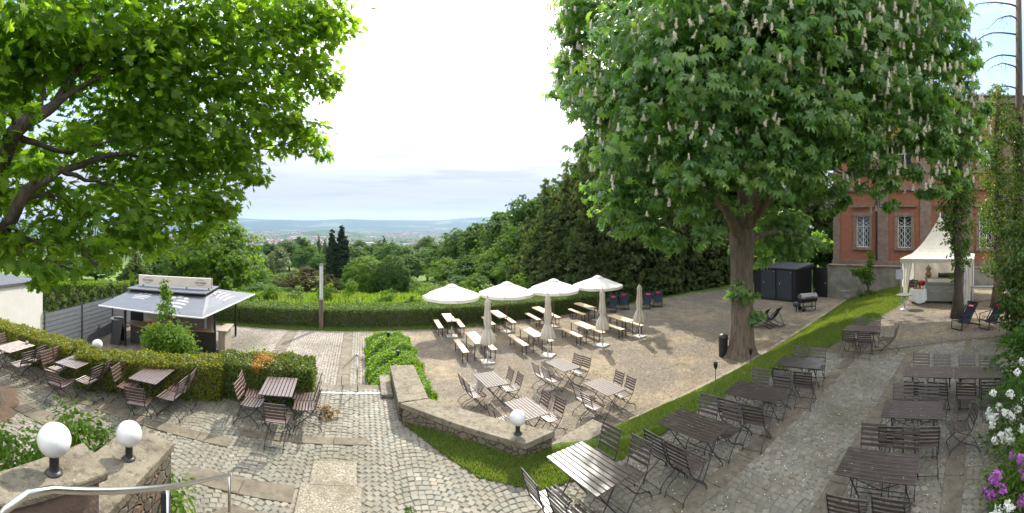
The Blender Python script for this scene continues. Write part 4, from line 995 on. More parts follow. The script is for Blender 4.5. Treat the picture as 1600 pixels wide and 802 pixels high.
stand(at(1321, 470, B), .74, .42, 'small round grey table between the smoker and the old wall')
stand(at(1413, 483, .0), .74, .40, 'round grey table with a thick column at the front left leg of the tent')
# ---------------------------------------------------------------- tent and what is in it
c = uv(22.9, 2.35); TW, TD = 1.95, 2.0
t = thing('pagoda_tent', 'white pagoda tent with a pointed roof and open front beside the ivy trunk', 'tent', (c[0], c[1], 0), TH)
mb = MB(); vs = []; ns = 12; nk = 8
for i in range(ns+1):
    s = i/ns; hx, hy = TD*(1-s)+.02, TW*(1-s)+.02; z = 2.46+2.35*s**1.75
    for (ax, ay), (bx, by) in (((-1, -1), (1, -1)), ((1, -1), (1, 1)), ((1, 1), (-1, 1)), ((-1, 1), (-1, -1))):
        for k in range(nk): f = k/nk; vs.append(((ax+(bx-ax)*f)*hx, (ay+(by-ay)*f)*hy, z-.05*math.sin(f*PI)*(1-s)*s*4*.5))
m_ = 4*nk; mb.smooth = False
mb.add(vs, [(i*m_+k, i*m_+(k+1) % m_, (i+1)*m_+(k+1) % m_, (i+1)*m_+k) for i in range(ns) for k in range(m_)])
rf = mb.build('roof', M['canvas'], t)
mb = MB()
for (ax, ay), (bx, by) in (((-1, -1), (1, -1)), ((1, -1), (1, 1)), ((1, 1), (-1, 1)), ((-1, 1), (-1, -1))):
    mb.bar((ax*(TD+.02), ay*(TW+.02), 2.36), (bx*(TD+.02), by*(TW+.02), 2.36), .012, .22)
mb.build_each('valance', M['canvas'], rf)
mb = MB(); mb.tube([(0, 0, 4.6), (0, 0, 5.0)], .03, 8); mb.build('finial', M['white'], rf)
for x in (-1, 1):
    for y in (-1, 1):
        mb = MB(); mb.box((x*TD*.98, y*TW*.98, 1.2), (.07, .07, 2.4)); l = mb.build('leg', M['galv'], t)
        mb = MB(); mb.box((x*TD*.98, y*TW*.98, .01), (.22, .22, .02)); mb.build('foot_plate', M['galv'], l)
def curtain(x0, y0, x1, y1, z0=.04, amp=.05, nf=9, taper=None):
    mb = MB(); n = 48; vs = []; d = Vector((x1-x0, y1-y0, 0)); nn = Vector((-d.y, d.x, 0)).normalized()
    for j, z in enumerate(np.linspace(z0, 2.4, 10)):
        for i in range(n+1):
            f = i/n; w = f
            if taper: g = taper(z); w = f*g if taper else f
            p = Vector((x0, y0, z))+d*w+nn*amp*math.sin(f*nf*2*PI)*(.3+.7*(1-abs(z-1.2)/1.3)); vs.append(p)
    mb.add(vs, [(j*(n+1)+i, j*(n+1)+i+1, (j+1)*(n+1)+i+1, (j+1)*(n+1)+i) for j in range(9) for i in range(n)]); mb.smooth = True
    return mb.build('side_wall', M['canvas'], t)
curtain(TD*.97, -TW, TD*.97, TW, .04, .02, 8); curtain(-TD*.9, TW*.97, TD*.95, TW*.97, .9, .03, 10)
curtain(-TD*.95, -TW*.97, TD*.95, -TW*.97, .04, .03, 8)
curtain(-TD*.98, -TW*.93, -TD*.98, -TW*.93+.95, .05, .05, 4, lambda z: .62+.38*abs(z-1.15)/1.2 if z > .1 else 1)
curtain(-TD*.98, TW*.93, -TD*.98, TW*.93-.55, .45, .04, 3, lambda z: .45+.55*max(0, z-.8)/1.6)
for y, w in ((TW*1.02, 'left'), (-TW*.72, 'right')):
    q = Vector((c[0], c[1], 0))+Matrix.Rotation(TH, 3, 'Z') @ Vector((-TD-.09, y, 1.62))
    s = thing('paper_sign', 'pale lilac paper sheet hung on the %s front leg of the tent' % w, 'sign', q, TH, 'paper signs on the tent')
    mb = MB(); mb.box((0, 0, 0), (.006, .40, .52)); mb.build('sheet', plain('lilac_paper_'+w, (.66, .66, .80), None, .7, 2), s)
def intent(x, y, z): q = Matrix.Rotation(TH, 3, 'Z') @ Vector((x, y, z)); return (c[0]+q.x, c[1]+q.y, q.z)
t2 = thing('grill_counter', 'greenish grey metal serving counter with a raised hood inside the tent', 'counter', intent(-1.1, -.35, .0), TH)
mt = plain('grey_green_metal', (.30, .31, .27), (.22, .23, .20), .4, 3, metal=.3)
mb = MB(); mb.box((0, 0, .52), (.75, 2.1, .84), None, .015); bd = mb.build('body', mt, t2)
mb = MB()
for y in (-.5, .5): mb.bar((-.40, y-.25, .68), (-.40, y+.25, .68), .02, .03)
mb.build_each('handle', M['steel'], bd)
for y in (-.9, .9): mb = MB(); mb.tube([(-.2, y-.03, .08), (-.2, y+.03, .08)], .08, 12); mb.build('wheel', M['black'], t2)
mb = MB(); mb.box((.1, 0, 1.0), (.5, 2.0, .12)); mb.box((-.25, .98, 1.14), (.15, .12, .40)); mb.box((-.25, -.98, 1.14), (.15, .12, .40)); mb.box((.1, 0, 1.36), (.8, 2.15, .05)); mb.build('hood', mt, t2)
mb = MB(); mb.tube([(.0, -.8, 1.50), (.0, .35, 1.50)], .13, 16); mb.build('roast_drum', M['anthracite'], t2)
fg = thing('wooden_ornament', 'brown rounded wooden ornament of two stacked balls on the tent counter', 'ornament', intent(-1.1, .55, 1.386), TH)
mb = MB(); mb.lathe([(.10, 0), (.17, .06), (.19, .16), (.14, .27), (.09, .31), (.13, .37), (.16, .45), (.13, .55), (.04, .60), (.03, .68)], 18); mb.build('body', M['counter'], fg)
t3 = thing('cloth_table', 'small table under a hanging white cloth in the mouth of the tent', 'table', intent(-1.55, 1.05, 0), TH)
mb = MB(); mb.box((0, 0, .76), (.6, .85, .03)); mb.build('tabletop', M['white'], t3)
mb = MB(); vs = []; n = 60
for z, g in ((.785, 0), (.784, 1.0), (.5, 1.03), (.14, 1.06)):
    for i in range(n):
        a = 2*PI*i/n; sx, sy = math.cos(a), math.sin(a); k = 1/max(abs(sx), abs(sy)); w = 1+(.05*math.sin(9*a) if z < .7 else 0)
        vs.append((sx*k*.31*max(g, .02)*w, sy*k*.44*max(g, .02)*w, z+(.10*math.sin(3*a+1) if z < .2 else 0)))
mb.add(vs, [(i*n+k, i*n+(k+1) % n, (i+1)*n+(k+1) % n, (i+1)*n+k) for i in range(3) for k in range(n)]); mb.build('tablecloth', M['white'], t3)
t4 = thing('trestle_table', 'dark wooden trestle table along the left inside of the tent', 'table', intent(-.55, 1.35, 0), TH)
mb = MB(); mb.box((0, 0, .80), (1.2, .7, .05)); mb.build('tabletop', M['counter'], t4)
for x in (-.5, .5):
    for y in (-.28, .28): mb = MB(); mb.bar((x, y, 0), (x, y, .78), .05, .05, (1, 0, 0)); mb.build('leg', M['counter'], t4)
cr = thing('plastic_crate', 'black slotted crate on the trestle table at the left of the tent', 'crate', intent(-.9, 1.45, .83), TH)
mb = MB()
for s in (-1, 1):
    for z in (.02, .16, .30): mb.box((0, s*.26, z), (.36, .02, .04)); mb.box((s*.18, 0, z), (.02, .52, .04))
    for k in range(6): mb.box((s*.18, -.25+k*.1, .16), (.02, .02, .3))
mb.box((0, 0, .01), (.36, .52, .02)); mb.build('shell', M['black'], cr)
rb = thing('red_bowl', 'bright red bowl on the trestle table in the tent', 'bowl', intent(-.9, .98, .83), TH)
mb = MB(); mb.lathe([(.12, 0), (.22, .10), (.25, .26), (.22, .30), (.04, .33)], 20); mb.build('body', M['red'], rb)
bx = thing('wooden_tray', 'shallow wooden tray of bottles and glasses on the white cloth table', 'tray', intent(-1.5, 1.05, .79), TH)
mb = MB(); mb.box((0, 0, .015), (.35, .55, .03)); mb.build('base', M['counter'], bx)
for k in range(6): mb = MB(); mb.lathe([(.03, .03), (.03, .13), (.012, .17), (.012, .2)], 10, (-.08+.16*(k % 2), -.2+.08*k, 0)); mb.build('bottle', M['counter'] if k % 3 else M['white'], bx)
bn = thing('plank_bench', 'pale plank bench standing against the old wall right of the tent', 'bench', (*at(1535, 470, 0).xy, .0), TH)
mb = MB(); mb.box((0, 0, .78), (.4, 1.5, .06)); mb.build('seat', M['concrete'], bn)
for y in (-.6, .6): mb = MB(); mb.box((0, y, .38), (.3, .1, .75)); mb.build('leg', M['concrete'], bn)
# ---------------------------------------------------------------- old wall and brick villa
c = uv(28.4, 11.6)
t = thing('old_wall', 'weathered rendered garden wall with a tiled coping behind the lawn', 'wall', (c[0], c[1], 0), TH)
mb = MB(); mb.box((.25, -11, -.2), (.4, 22.2, 2.7)); mb.build('wall_body', M['oldwall'], t)
mb = MB(); rr = random.Random(8)
for k in range(46): mb.box((.25, .0-.24-k*.475, 1.20+rr.uniform(-.01, .01)), (.56, .46, .09), Matrix.Rotation(rr.uniform(-.03, .03), 3, 'X'), .01)
mb.build('coping', M['ashlar'], t)
c = uv(33, 12.9)
t = thing('brick_villa', 'red brick villa with brown sandstone trim and white lattice windows', 'house', (c[0], c[1], 0), TH)
# local: facade in plane x=0 facing -x, runs along -y from 0 to -24
GZ, TOP = .9, 14.3
cols = [-2.75, -6.45, -10.1, -13.4, -16.8]
holes = [(y, 2.35, 5.05, 1.2) for y in cols]+[(y, 9.1, 10.95, 1.15) for y in cols]
def facade():
    mb = MB(); ys = sorted({0, -24}|{y-w/2 for y, _, _, w in holes}|{y+w/2 for y, _, _, w in holes}); zs = sorted({GZ-2.5, TOP}|{a for _, a, _, _ in holes}|{b for _, _, b, _ in holes})
    for i in range(len(ys)-1):
        for k in range(len(zs)-1):
            yc, zc = (ys[i]+ys[i+1])/2, (zs[k]+zs[k+1])/2
            if any(abs(yc-y) < w/2 and a < zc < b for y, a, b, w in holes): continue
            mb.add([(0, ys[i+1], zs[k]), (0, ys[i], zs[k]), (0, ys[i], zs[k+1]), (0, ys[i+1], zs[k+1])], [(3, 2, 1, 0)])
    mb.add([(0, 0, GZ-2.5), (12, 0, GZ-2.5), (12, 0, TOP), (0, 0, TOP)], [(0, 1, 2, 3)])
    for y, a, b, w in holes:
        y0, y1 = y-w/2, y+w/2
        mb.add([(0, y0, a), (0, y1, a), (0, y1, b), (0, y0, b), (.25, y0, a), (.25, y1, a), (.25, y1, b), (.25, y0, b)], [(0, 1, 5, 4), (1, 2, 6, 5), (2, 3, 7, 6), (3, 0, 4, 7)])
    mb.build('wall', M['brick'], t)
facade()
mb = MB()
for y in (-.32, -4.6, -8.3, -11.8, -15.2): mb.box((-.07, y, 6.9), (.14, .62 if y > -1 else .95, TOP-GZ+1.4))
mb.build_each('pilaster', M['ashlar'], t)
mb = MB(); mb.box((-.12, -12, GZ-.6), (.24, 24.1, 1.8)); mb.build('plinth', M['ashlar'], t)
mb = MB(); mb.box((-.13, -12, 7.4), (.26, 24.2, .35)); mb.box((-.10, -12, 8.75), (.20, 24.15, .25)); mb.build_each('string_course', M['ashlar'], t)
mb = MB(); mb.box((5.8, -12, TOP+.25), (12.9, 25.2, .5)); mb.build('cornice', M['ashlar'], t)
mb = MB(); mb.prism([(-.8, .7), (12.8, .7), (12.8, -24.7), (-.8, -24.7)], TOP+.502, TOP+.6); mb.add([(-.8, .7, TOP+.6), (12.8, .7, TOP+.6), (12.8, -24.7, TOP+.6), (-.8, -24.7, TOP+.6), (5, -5, TOP+2.6), (7, -5, TOP+2.6), (7, -19, TOP+2.6), (5, -19, TOP+2.6)], [(0, 3, 7, 4), (1, 0, 4, 5), (2, 1, 5, 6), (3, 2, 6, 7), (4, 7, 6, 5)]); mb.build('roof', M['slate'], t)
mb = MB(); mb.tube([(-.13, -4.0, 0), (-.13, -4.0, TOP)], .06, 8); mb.build('downpipe', M['anthracite'], t)
for i, (y, a, b, w) in enumerate(holes):
    mb = MB(); low = i < len(cols)
    for s in (-1, 1): mb.box((-.05, y+s*(w/2+.13), (a+b)/2), (.10, .25, b-a+.02))
    mb.box((-.06, y, b+.15), (.12, w+.56, .29)); mb.box((-.09, y, a-.12), (.18, w+.6, .22))
    if low: mb.box((-.12, y, b+.85), (.24, w+.9, .16)); 
    fr = mb.build('window', M['ashlar'], t)
    mb = MB(); mb.box((.22, y, (a+b)/2), (.02, w, b-a)); mb.build('pane', M['glass'], fr)
    mb = MB(); q = .06
    for s in (-1, 1): mb.box((.16, y+s*(w/2-q/2), (a+b)/2), (.07, q, b-a))
    mb.box((.16, y, a+q/2), (.066, w-.01, q)); mb.box((.16, y, b-q/2), (.066, w-.01, q)); mb.box((.163, y, (a+b)/2), (.06, .06, b-a-.02)); mb.box((.161, y, a+(b-a)*.68), (.062, w-.02, .06)); mb.build('frame', M['white'], fr)
    if low:
        mb = MB(); hh = (b-a); 
        def dia(cy, cz, hw, hz):
            P = [(cy, cz+hz), (cy+hw, cz), (cy, cz-hz), (cy-hw, cz)]
            for k in range(4): mb.bar((.105, *P[k]), (.105, *P[(k+1) % 4]), .02, .03, (1, 0, 0))
        for cy in (y-w/4+.01, y+w/4-.01):
            for cz in (a+hh*.14, a+hh*.34, a+hh*.54): dia(cy, cz, w/4-.06, hh*.10)
            for s in (-1, 1): mb.bar((.105, cy+s*.10, a+.05), (.105, cy+s*.10, a+hh*.66), .018, .018, (1, 0, 0))
        for s in (-1, 1): mb.bar((.105, y-s*w*.45, a+hh*.71), (.105, y+s*w*.45, a+hh*.97), .02, .03, (1, 0, 0)); mb.bar((.105, y, a+hh*.71), (.105, y+s*w*.45, a+hh*.84), .02, .03, (1, 0, 0))
        mb.build('lattice', M['white'], fr)
# ---------------------------------------------------------------- vegetation
def crown(blobs, n, size, tmpl, rng, shell=.62, clump=.17, droop=.5, per=26, up=.8, sv=.3):
    """leaf clumps spread through a union of blobs (x, y, z, rx, ry, rz)"""
    Bb = np.array([b if len(b) == 6 else (*b[:3], b[3], b[3], b[3]) for b in blobs], float)
    w = (Bb[:, 3]*Bb[:, 4]*Bb[:, 5])**(2/3); nc = max(4, n//per)
    idx = rng.choice(len(Bb), nc, p=w/w.sum()); dirs = norm(rng.normal(size=(nc, 3)))
    rad = shell+(1-shell)*rng.random(nc)**.6; rad = np.where(rng.random(nc) < .18, rad*rng.random(nc), rad)
    cc = Bb[idx, :3]+dirs*rad[:, None]*Bb[idx, 3:]
    k = rng.integers(0, nc, n); cr = Bb[idx[k], 3:].mean(1)*clump
    P = cc[k]+rng.normal(size=(n, 3))*cr[:, None]*np.array([1, 1, .6])
    out = norm(P-Bb[idx[k], :3])
    N = out*.55+np.array([0, 0, up])+rng.normal(size=(n, 3))*.45
    Dd = out*np.array([1, 1, .3])+np.array([0, 0, -droop])+rng.normal(size=(n, 3))*.5
    return scatter(P, N, size*rng.uniform(1-sv, 1+sv, n), tmpl, Dd, rng)
def limb(mb, a, b, ra, rb, sag=.0, n=6, k=7, rng=random):
    a = Vector(a); b = Vector(b); L = (b-a).length; pts = []; rs = []
    w1 = Vector((rng.uniform(-1, 1), rng.uniform(-1, 1), rng.uniform(-.5, .5)))*L*.06
    for i in range(n+1):
        t = i/n; p = a.lerp(b, t)+w1*math.sin(t*PI)+Vector((0, 0, sag*L))*math.sin(t*PI)+Vector((rng.uniform(-1, 1), rng.uniform(-1, 1), rng.uniform(-1, 1)))*L*.012*(0 < i < n)
        pts.append(p); rs.append(ra+(rb-ra)*t**.8)
    mb.tube(pts, rs, k, False); return pts
def plant(name, label, cat, loc, group=None, rz=0, kind=None):
    return tag(thing(name, label, cat, loc, rz, group), kind=kind)
# --- the big oak at the left
rg = np.random.default_rng(21); rr = random.Random(21)
OAK = Vector((-9.25, 2.15, 0))
oak = plant('oak_tree', 'huge backlit oak leaning its lobed leaves over the upper left', 'tree', OAK)
ob = [(30, 40, 6.8, 1.15), (110, 35, 7.2, 1.1), (190, 40, 7.7, 1.15), (260, 35, 8.1, 1.1), (330, 35, 8.5, 1.1), (400, 40, 9, 1.1), (465, 40, 9.4, .95), (515, 45, 9.8, .62), (536, 38, 10, .4), (480, 5, 9.5, 1.2),
      (20, 120, 7.4, .8), (100, 105, 7.9, .9), (200, 115, 8.2, 1.4), (290, 110, 8.6, 1.4), (375, 105, 9, 1.3), (450, 105, 9.4, .95), (497, 120, 9.8, .55), (515, 132, 9.9, .35),
      (165, 195, 8.2, .8), (230, 195, 8.2, 1.2), (310, 190, 8.5, 1.25), (390, 185, 8.9, 1.0), (445, 190, 9.2, .7), (480, 212, 9.5, .5), (492, 238, 9.5, .28), (455, 225, 9.3, .45),
      (40, 225, 8.2, .95), (40, 290, 8.0, .9), (60, 250, 5.6, .28), (20, 180, 5.9, .35), (130, 220, 6.6, .4), (110, 215, 8.8, .6), (120, 310, 8.2, .65), (190, 285, 8.2, .8), (260, 265, 8, 1.05), (330, 250, 8.4, .85), (385, 255, 8.6, .55), (400, 275, 8.6, .3),
      (20, 375, 6.8, .55), (100, 368, 7.2, .65), (170, 345, 6.9, .8), (240, 330, 7.4, .75), (300, 320, 7.8, .6), (345, 310, 8, .45), (350, 335, 8, .3), (250, 375, 7.3, .42), (300, 358, 7.7, .35),
      (20, 405, 6.0, .40), (75, 412, 6.0, .42), (140, 400, 6.2, .42), (155, 420, 6.2, .28), (60, 430, 5.9, .25), (105, 420, 6.0, .3), (225, 372, 7.0, .35)]
blobs = [(*(pol(a, b, d)-OAK), r, r, r*.82) for a, b, d, r in ob]
blobs += [(*(pol(a, b, d)-OAK), r) for a, b, d, r in ((60, -70, 7.2, .9), (230, -60, 7.8, .9), (380, -50, 8.8, .9), (-40, 60, 6.6, 1.2), (-40, 240, 6.4, .9), (-40, 370, 6, .7))]
c1 = crown(blobs, 19500, .19, T_OAK, rg, .30, .26, .60, 12, .7)
link('crown', np_mesh('crown', *c1), M['oak'], oak)
mb = MB(); fork = Vector((0, 0, 3.2)); limb(mb, (0, 0, -.1), fork, .44, .36, 0, 6, 12, rr); mb.lathe([(.62, -.1), (.5, .2), (.43, .6)], 12)
nodes = []
def bough(path, rr):
    P = [q if isinstance(q, Vector) else pol(*q[:3])-OAK for q in path]; Rs = [q[3] if not isinstance(q, Vector) else .26 for q in path]
    pts, rad = [], []
    for i in range(len(P)-1):
        p0, p1, p2, p3 = P[max(i-1, 0)], P[i], P[i+1], P[min(i+2, len(P)-1)]
        for k in range(6):
            t = k/6; q = .5*((2*p1)+(p2-p0)*t+(2*p0-5*p1+4*p2-p3)*t*t+(3*p1-p0-3*p2+p3)*t**3)
            pts.append(q+Vector((rr.gauss(0, 1), rr.gauss(0, 1), rr.gauss(0, 1)))*.018); rad.append((Rs[i]+(Rs[i+1]-Rs[i])*t)*.72)
    pts.append(P[-1]); rad.append(Rs[-1]); mb.tube(pts, rad, 9, False); nodes.extend(zip(pts[6:], rad[6:]))
f2 = fork+Vector((0, 0, .5)); f3 = fork-Vector((0, 0, .5))
bough([f2, (12, 228, 6.2, .19), (88, 160, 6.8, .12), (140, 92, 7.5, .07), (250, 50, 8.3, .02)], rr)
bough([f3, (15, 338, 6.1, .15), (95, 268, 6.6, .10), (190, 240, 7.4, .06), (310, 215, 8.4, .018)], rr)
bough([f2, (60, 90, 7.4, .10), (130, 20, 8.0, .06), (260, 0, 8.8, .02)], rr)
bough([f2, (-60, 40, 7.5, .12), (-90, -60, 8, .05)], rr)
for pth in ([(30, 215, 6.3, .09), (110, 238, 6.9, .05), (215, 205, 7.9, .014)], [(88, 160, 6.8, .08), (215, 98, 7.7, .035), (330, 110, 8.6, .012)], [(95, 268, 6.6, .07), (180, 292, 7.3, .03), (260, 300, 8.0, .012)],
            [(20, 330, 6.1, .07), (75, 302, 6.4, .03), (120, 330, 7.0, .012)], [(190, 240, 7.4, .045), (290, 255, 8.1, .02), (390, 240, 8.8, .01)], [(140, 92, 7.5, .05), (260, 120, 8.3, .025), (400, 120, 9.1, .01)], [(250, 50, 8.3, .03), (360, 50, 9, .018), (480, 60, 9.6, .008)],
            [(60, 185, 6.5, .06), (70, 120, 6.9, .03), (40, 50, 7.2, .012)], [(10, 350, 6.1, .06), (60, 380, 6.4, .03), (130, 390, 6.6, .012)]): bough(pth, rr)
net = [(Vector(e), r) for e, r in nodes]
for bl in sorted(blobs[:-6], key=lambda q: (Vector(q[:3])-fork).length):
    c = Vector(bl[:3]); e, r = min(net, key=lambda q: (q[0]-c).length+.35*(q[0]-fork).length)
    end = e.lerp(c, .8); rr_ = min(r*.75, .045)
    pts = limb(mb, e, end, rr_, max(.010, rr_*.5), .05, 6, 5, rr); net += [(p, max(.012, rr_*.7)) for p in pts[2:]]
    for _ in range(6):
        s = pts[rr.randint(2, 6)]; tip = c+Vector((rr.gauss(0, 1), rr.gauss(0, 1), rr.gauss(0, .7)))*bl[3]*.55; limb(mb, s, tip, .011, .003, -.04, 5, 4, rr)
mb.build('trunk', M['oak_bark'], oak)
# --- horse chestnut
rg = np.random.default_rng(33); rr = random.Random(33)
CHN = at(1160, 556, B)
ch = plant('chestnut_tree', 'big horse chestnut full of pale blossom candles with its trunk on the gravel edge', 'tree', CHN)
cb = [(905, 30, 17.5, 1.35), (888, 90, 17.5, .9), (893, 150, 17, .9), (910, 120, 17, 1.3), (950, 40, 16, 1.8), (950, 150, 15.5, 1.6), (945, 230, 15.2, .95), (955, 285, 15, .95), (975, 330, 14.6, .9), (1000, 355, 14.2, .85), (1040, 372, 13.8, .7), (1085, 368, 13.4, .75), (1115, 345, 13.4, .8),
      (1010, 280, 13.8, 1.5), (1060, 310, 13.3, 1.2), (1010, 190, 13.4, 1.9), (1030, 80, 13.2, 2.2), (1090, 230, 12.6, 1.8), (1110, 120, 12.2, 2.2), (1100, 30, 12.4, 2.2), (1140, 290, 12.6, 1.0), (1170, 200, 12.2, 1.8), (1190, 90, 12, 2.2), (1190, 10, 12, 2.0),
      (1200, 270, 12.6, 1.15), (1250, 190, 12.2, 1.7), (1270, 90, 12.2, 2.0), (1270, 5, 12.2, 2.0), (1265, 250, 12.8, .9), (1310, 220, 12.8, 1.1), (1340, 150, 12.8, 1.7), (1350, 50, 12.8, 2.0), (1355, 240, 13.2, .75), (1385, 265, 13.6, .65), (1330, 275, 13.4, .55), (1400, 210, 13.4, 1.0),
      (1420, 130, 13.2, 1.6), (1430, 40, 13.2, 1.7), (1455, 220, 13.8, .8), (1480, 150, 14, 1.1), (1500, 215, 14.4, .7), (1525, 235, 14.8, .5), (1470, 270, 14.2, .55), (1440, 290, 14, .45), (1490, 80, 14, .9), (1465, 20, 14, 1.1), (1390, 300, 14.5, .6), (1350, 290, 14, .6), (1410, 250, 13.8, .7), (1375, 325, 15, .4), (1460, 300, 14.4, .5), (1500, 280, 14.8, .5), (1310, 300, 15, .6), (1270, 300, 15.5, .7), (1290, 330, 16.5, .5), (1520, 180, 14.8, .7), (1535, 215, 15, .45),
      (1185, 372, 19.5, 1.4), (1230, 365, 20, 1.5), (1270, 378, 20.5, 1.0), (1295, 388, 20.5, .5), (1210, 345, 19, 1.3),
      (1000, 110, 20, 2.6), (1080, 180, 21.5, 3), (1160, 80, 22.5, 3.4), (1240, 150, 22.5, 3.2), (1310, 90, 21, 3), (1160, 230, 21, 2.4), (1250, 250, 20, 1.8), (1050, 20, 20, 3), (1330, 200, 19, 1.8), (1400, 90, 18, 2.4), (1060, 270, 19, 1.8)]
blobs = [(*(pol(a, b, d)-CHN), r, r, r*.85) for a, b, d, r in cb]
top = [(*(pol(a, b, d)-CHN), r) for a, b, d, r in ((960, -90, 17, 2.6), (1060, -130, 15, 3), (1180, -150, 15, 3.4), (1300, -120, 15, 3), (1400, -70, 15, 2.6), (1160, -230, 18, 3.4), (1260, -60, 20, 3), (1080, -80, 20, 3))]
c1 = crown(blobs, 36000, .285, T_CHEST, rg, .45, .19, .75, 16, .55); c2 = crown(top, 3500, .40, T_CHEST, rg, .5, .2, .7, 14, .6)
V_, F_, R_ = merge([c1, c2]); link('crown', np_mesh('crown', V_, F_, R_), M['chestnut'], ch)
mb = MB(); rr2 = random.Random(4)
prof = [(.86, -.1), (.66, .15), (.55, .5), (.50, 1.2), (.48, 2.4), (.47, 3.6), (.50, 4.6), (.56, 5.2), (.40, 5.7)]
mb.lathe(prof, 28, (0, 0, 0), lambda i, a: 1+.05*math.sin(3*a+.5)+.04*math.sin(7*a+i*.3)+(.10*math.sin(5*a) if i < 2 else 0))
hub = Vector((0, 0, 5.0)); nodes = []
for (a, b, d), r in (((1110, 290, 15.5), .20), ((1150, 200, 16.5), .28), ((1200, 280, 15.5), .24), ((1185, 150, 18), .24), ((1240, 365, 18.8), .13), ((1270, 250, 15), .16), ((1040, 230, 16), .13), ((1350, 200, 15), .12), ((1160, 60, 17), .16), ((1100, 110, 17), .13), ((1270, 100, 16), .13), ((1010, 310, 15), .07), ((980, 140, 17), .08), ((1430, 190, 14.5), .06)):
    e = pol(a, b, d)-CHN; s = hub if r > .125 and b > 140 or b > 300 and a > 1200 else min(nodes, key=lambda q: (q[0]-e).length)[0]
    limb(mb, s+Vector((rr2.uniform(-.15, .15), rr2.uniform(-.15, .15), rr2.uniform(-.2, .1))) if s is hub else s, e, r*1.25, r*.7, .05, 7, 9, rr2); nodes.append((e, r*.7))
for bl in blobs:
    c = Vector(bl[:3]); e, r = min(nodes, key=lambda q: (q[0]-c).length); limb(mb, e, c, min(.06, r), .015, .03, 6, 5, rr2)
mb.build('trunk', M['bark'], ch)
for bl_, n_ in (([(-.45, -.35, 2.9, .45), (-.1, -.62, 2.75, .35)], 80), ([(.42, -.40, 1.9, .30), (.25, -.5, 1.6, .22)], 40)):
    c1 = crown(bl_, n_, .26, T_CHEST, rg, .3, .3, .7, 5); link('trunk_shoot', np_mesh('trunk_shoot', *c1), M['chestnut'], ch)
mb = MB(); mb.tube([(.62*math.cos(a)*.83, .62*math.sin(a)*.83, 2.6-.12*math.sin(a)) for a in np.linspace(PI, 2*PI, 14)], .012, 5); mb.build('cable', M['black'], ch)
# blossom candles
def candle(rng, h=.24):
    n = 52; t = rng.random(n)**.9; a = rng.random(n)*2*PI; r = .062*(1-t)**.8*rng.uniform(.6, 1.1, n)
    P = np.stack([r*np.cos(a), r*np.sin(a), t*h], -1); N = np.stack([np.cos(a), np.sin(a), .5+0*a], -1)
    k = 9; zz = np.repeat(np.linspace(0, h*.8, k), 2); N2 = np.tile(np.array([[1., 0, 0], [0, 1, 0]]), (k, 1)); D2 = np.tile(np.array([0, 0, 1.]), (2*k, 1))
    core = scatter(np.stack([zz*0, zz*0, zz], -1), N2, .075, (T_LEAF[0]*np.array([1.3, 1, 1]), T_LEAF[1]), D2, rng)
    return merge([core, scatter(P, N, rng.uniform(.034, .058, n), T_LEAF, None, rng)])
cm = [np_mesh('blossom_candle', *candle(rg)) for _ in range(4)]
for m_ in cm: m_.materials.append(M['blossom'])
Bb = np.array(blobs); front = np.array([i for i, q in enumerate(cb) if q[2] < 18 and q[1] < 330]); pw = Bb[front, 3]**2; pw = pw*np.where(np.array([cb[i][0] for i in front]) > 1290, 3.2, 1.0)*np.where(np.array([cb[i][0] for i in front]) < 960, 2.4, 1.0)
cands = []
camv = Vector((0, 0, H))-CHN
while len(cands) < 820:
    i = front[rg.choice(len(front), p=pw/pw.sum())]; c = Vector(Bb[i, :3]); tocam = (camv-c).normalized()
    d = Vector(rg.normal(size=3)).normalized()
    if d.dot(tocam) < .15 or d.z < -.55: continue
    cands.append((c+Vector((d.x*Bb[i, 3], d.y*Bb[i, 4], d.z*Bb[i, 5]))*rg.uniform(1.0, 1.12), ((c-camv).length)))
cands.sort(key=lambda q: q[1])
pts = []
for k, (p, d) in enumerate(cands):
    if k < 100:
        o = bpy.data.objects.new('blossom_candle', cm[k % 4]); COL.objects.link(o); o.parent = ch; o.location = p; o.scale = (rr.uniform(.75, 1.15),)*2+(rr.uniform(.55, 1.0),); o.rotation_euler = (rr.uniform(-.45, .45), rr.uniform(-.45, .45), rr.uniform(0, 6))
    else: pts.append(p)
parts = []
for p in pts:
    V_, F_, R_ = candle(rg, rg.uniform(.12, .24)); parts.append((V_*rg.uniform(.9, 1.25)+np.array(p), F_, R_))
tag(link('blossom_candles', np_mesh('blossom_candles', *merge(parts)), M['blossom'], ch), kind='stuff')
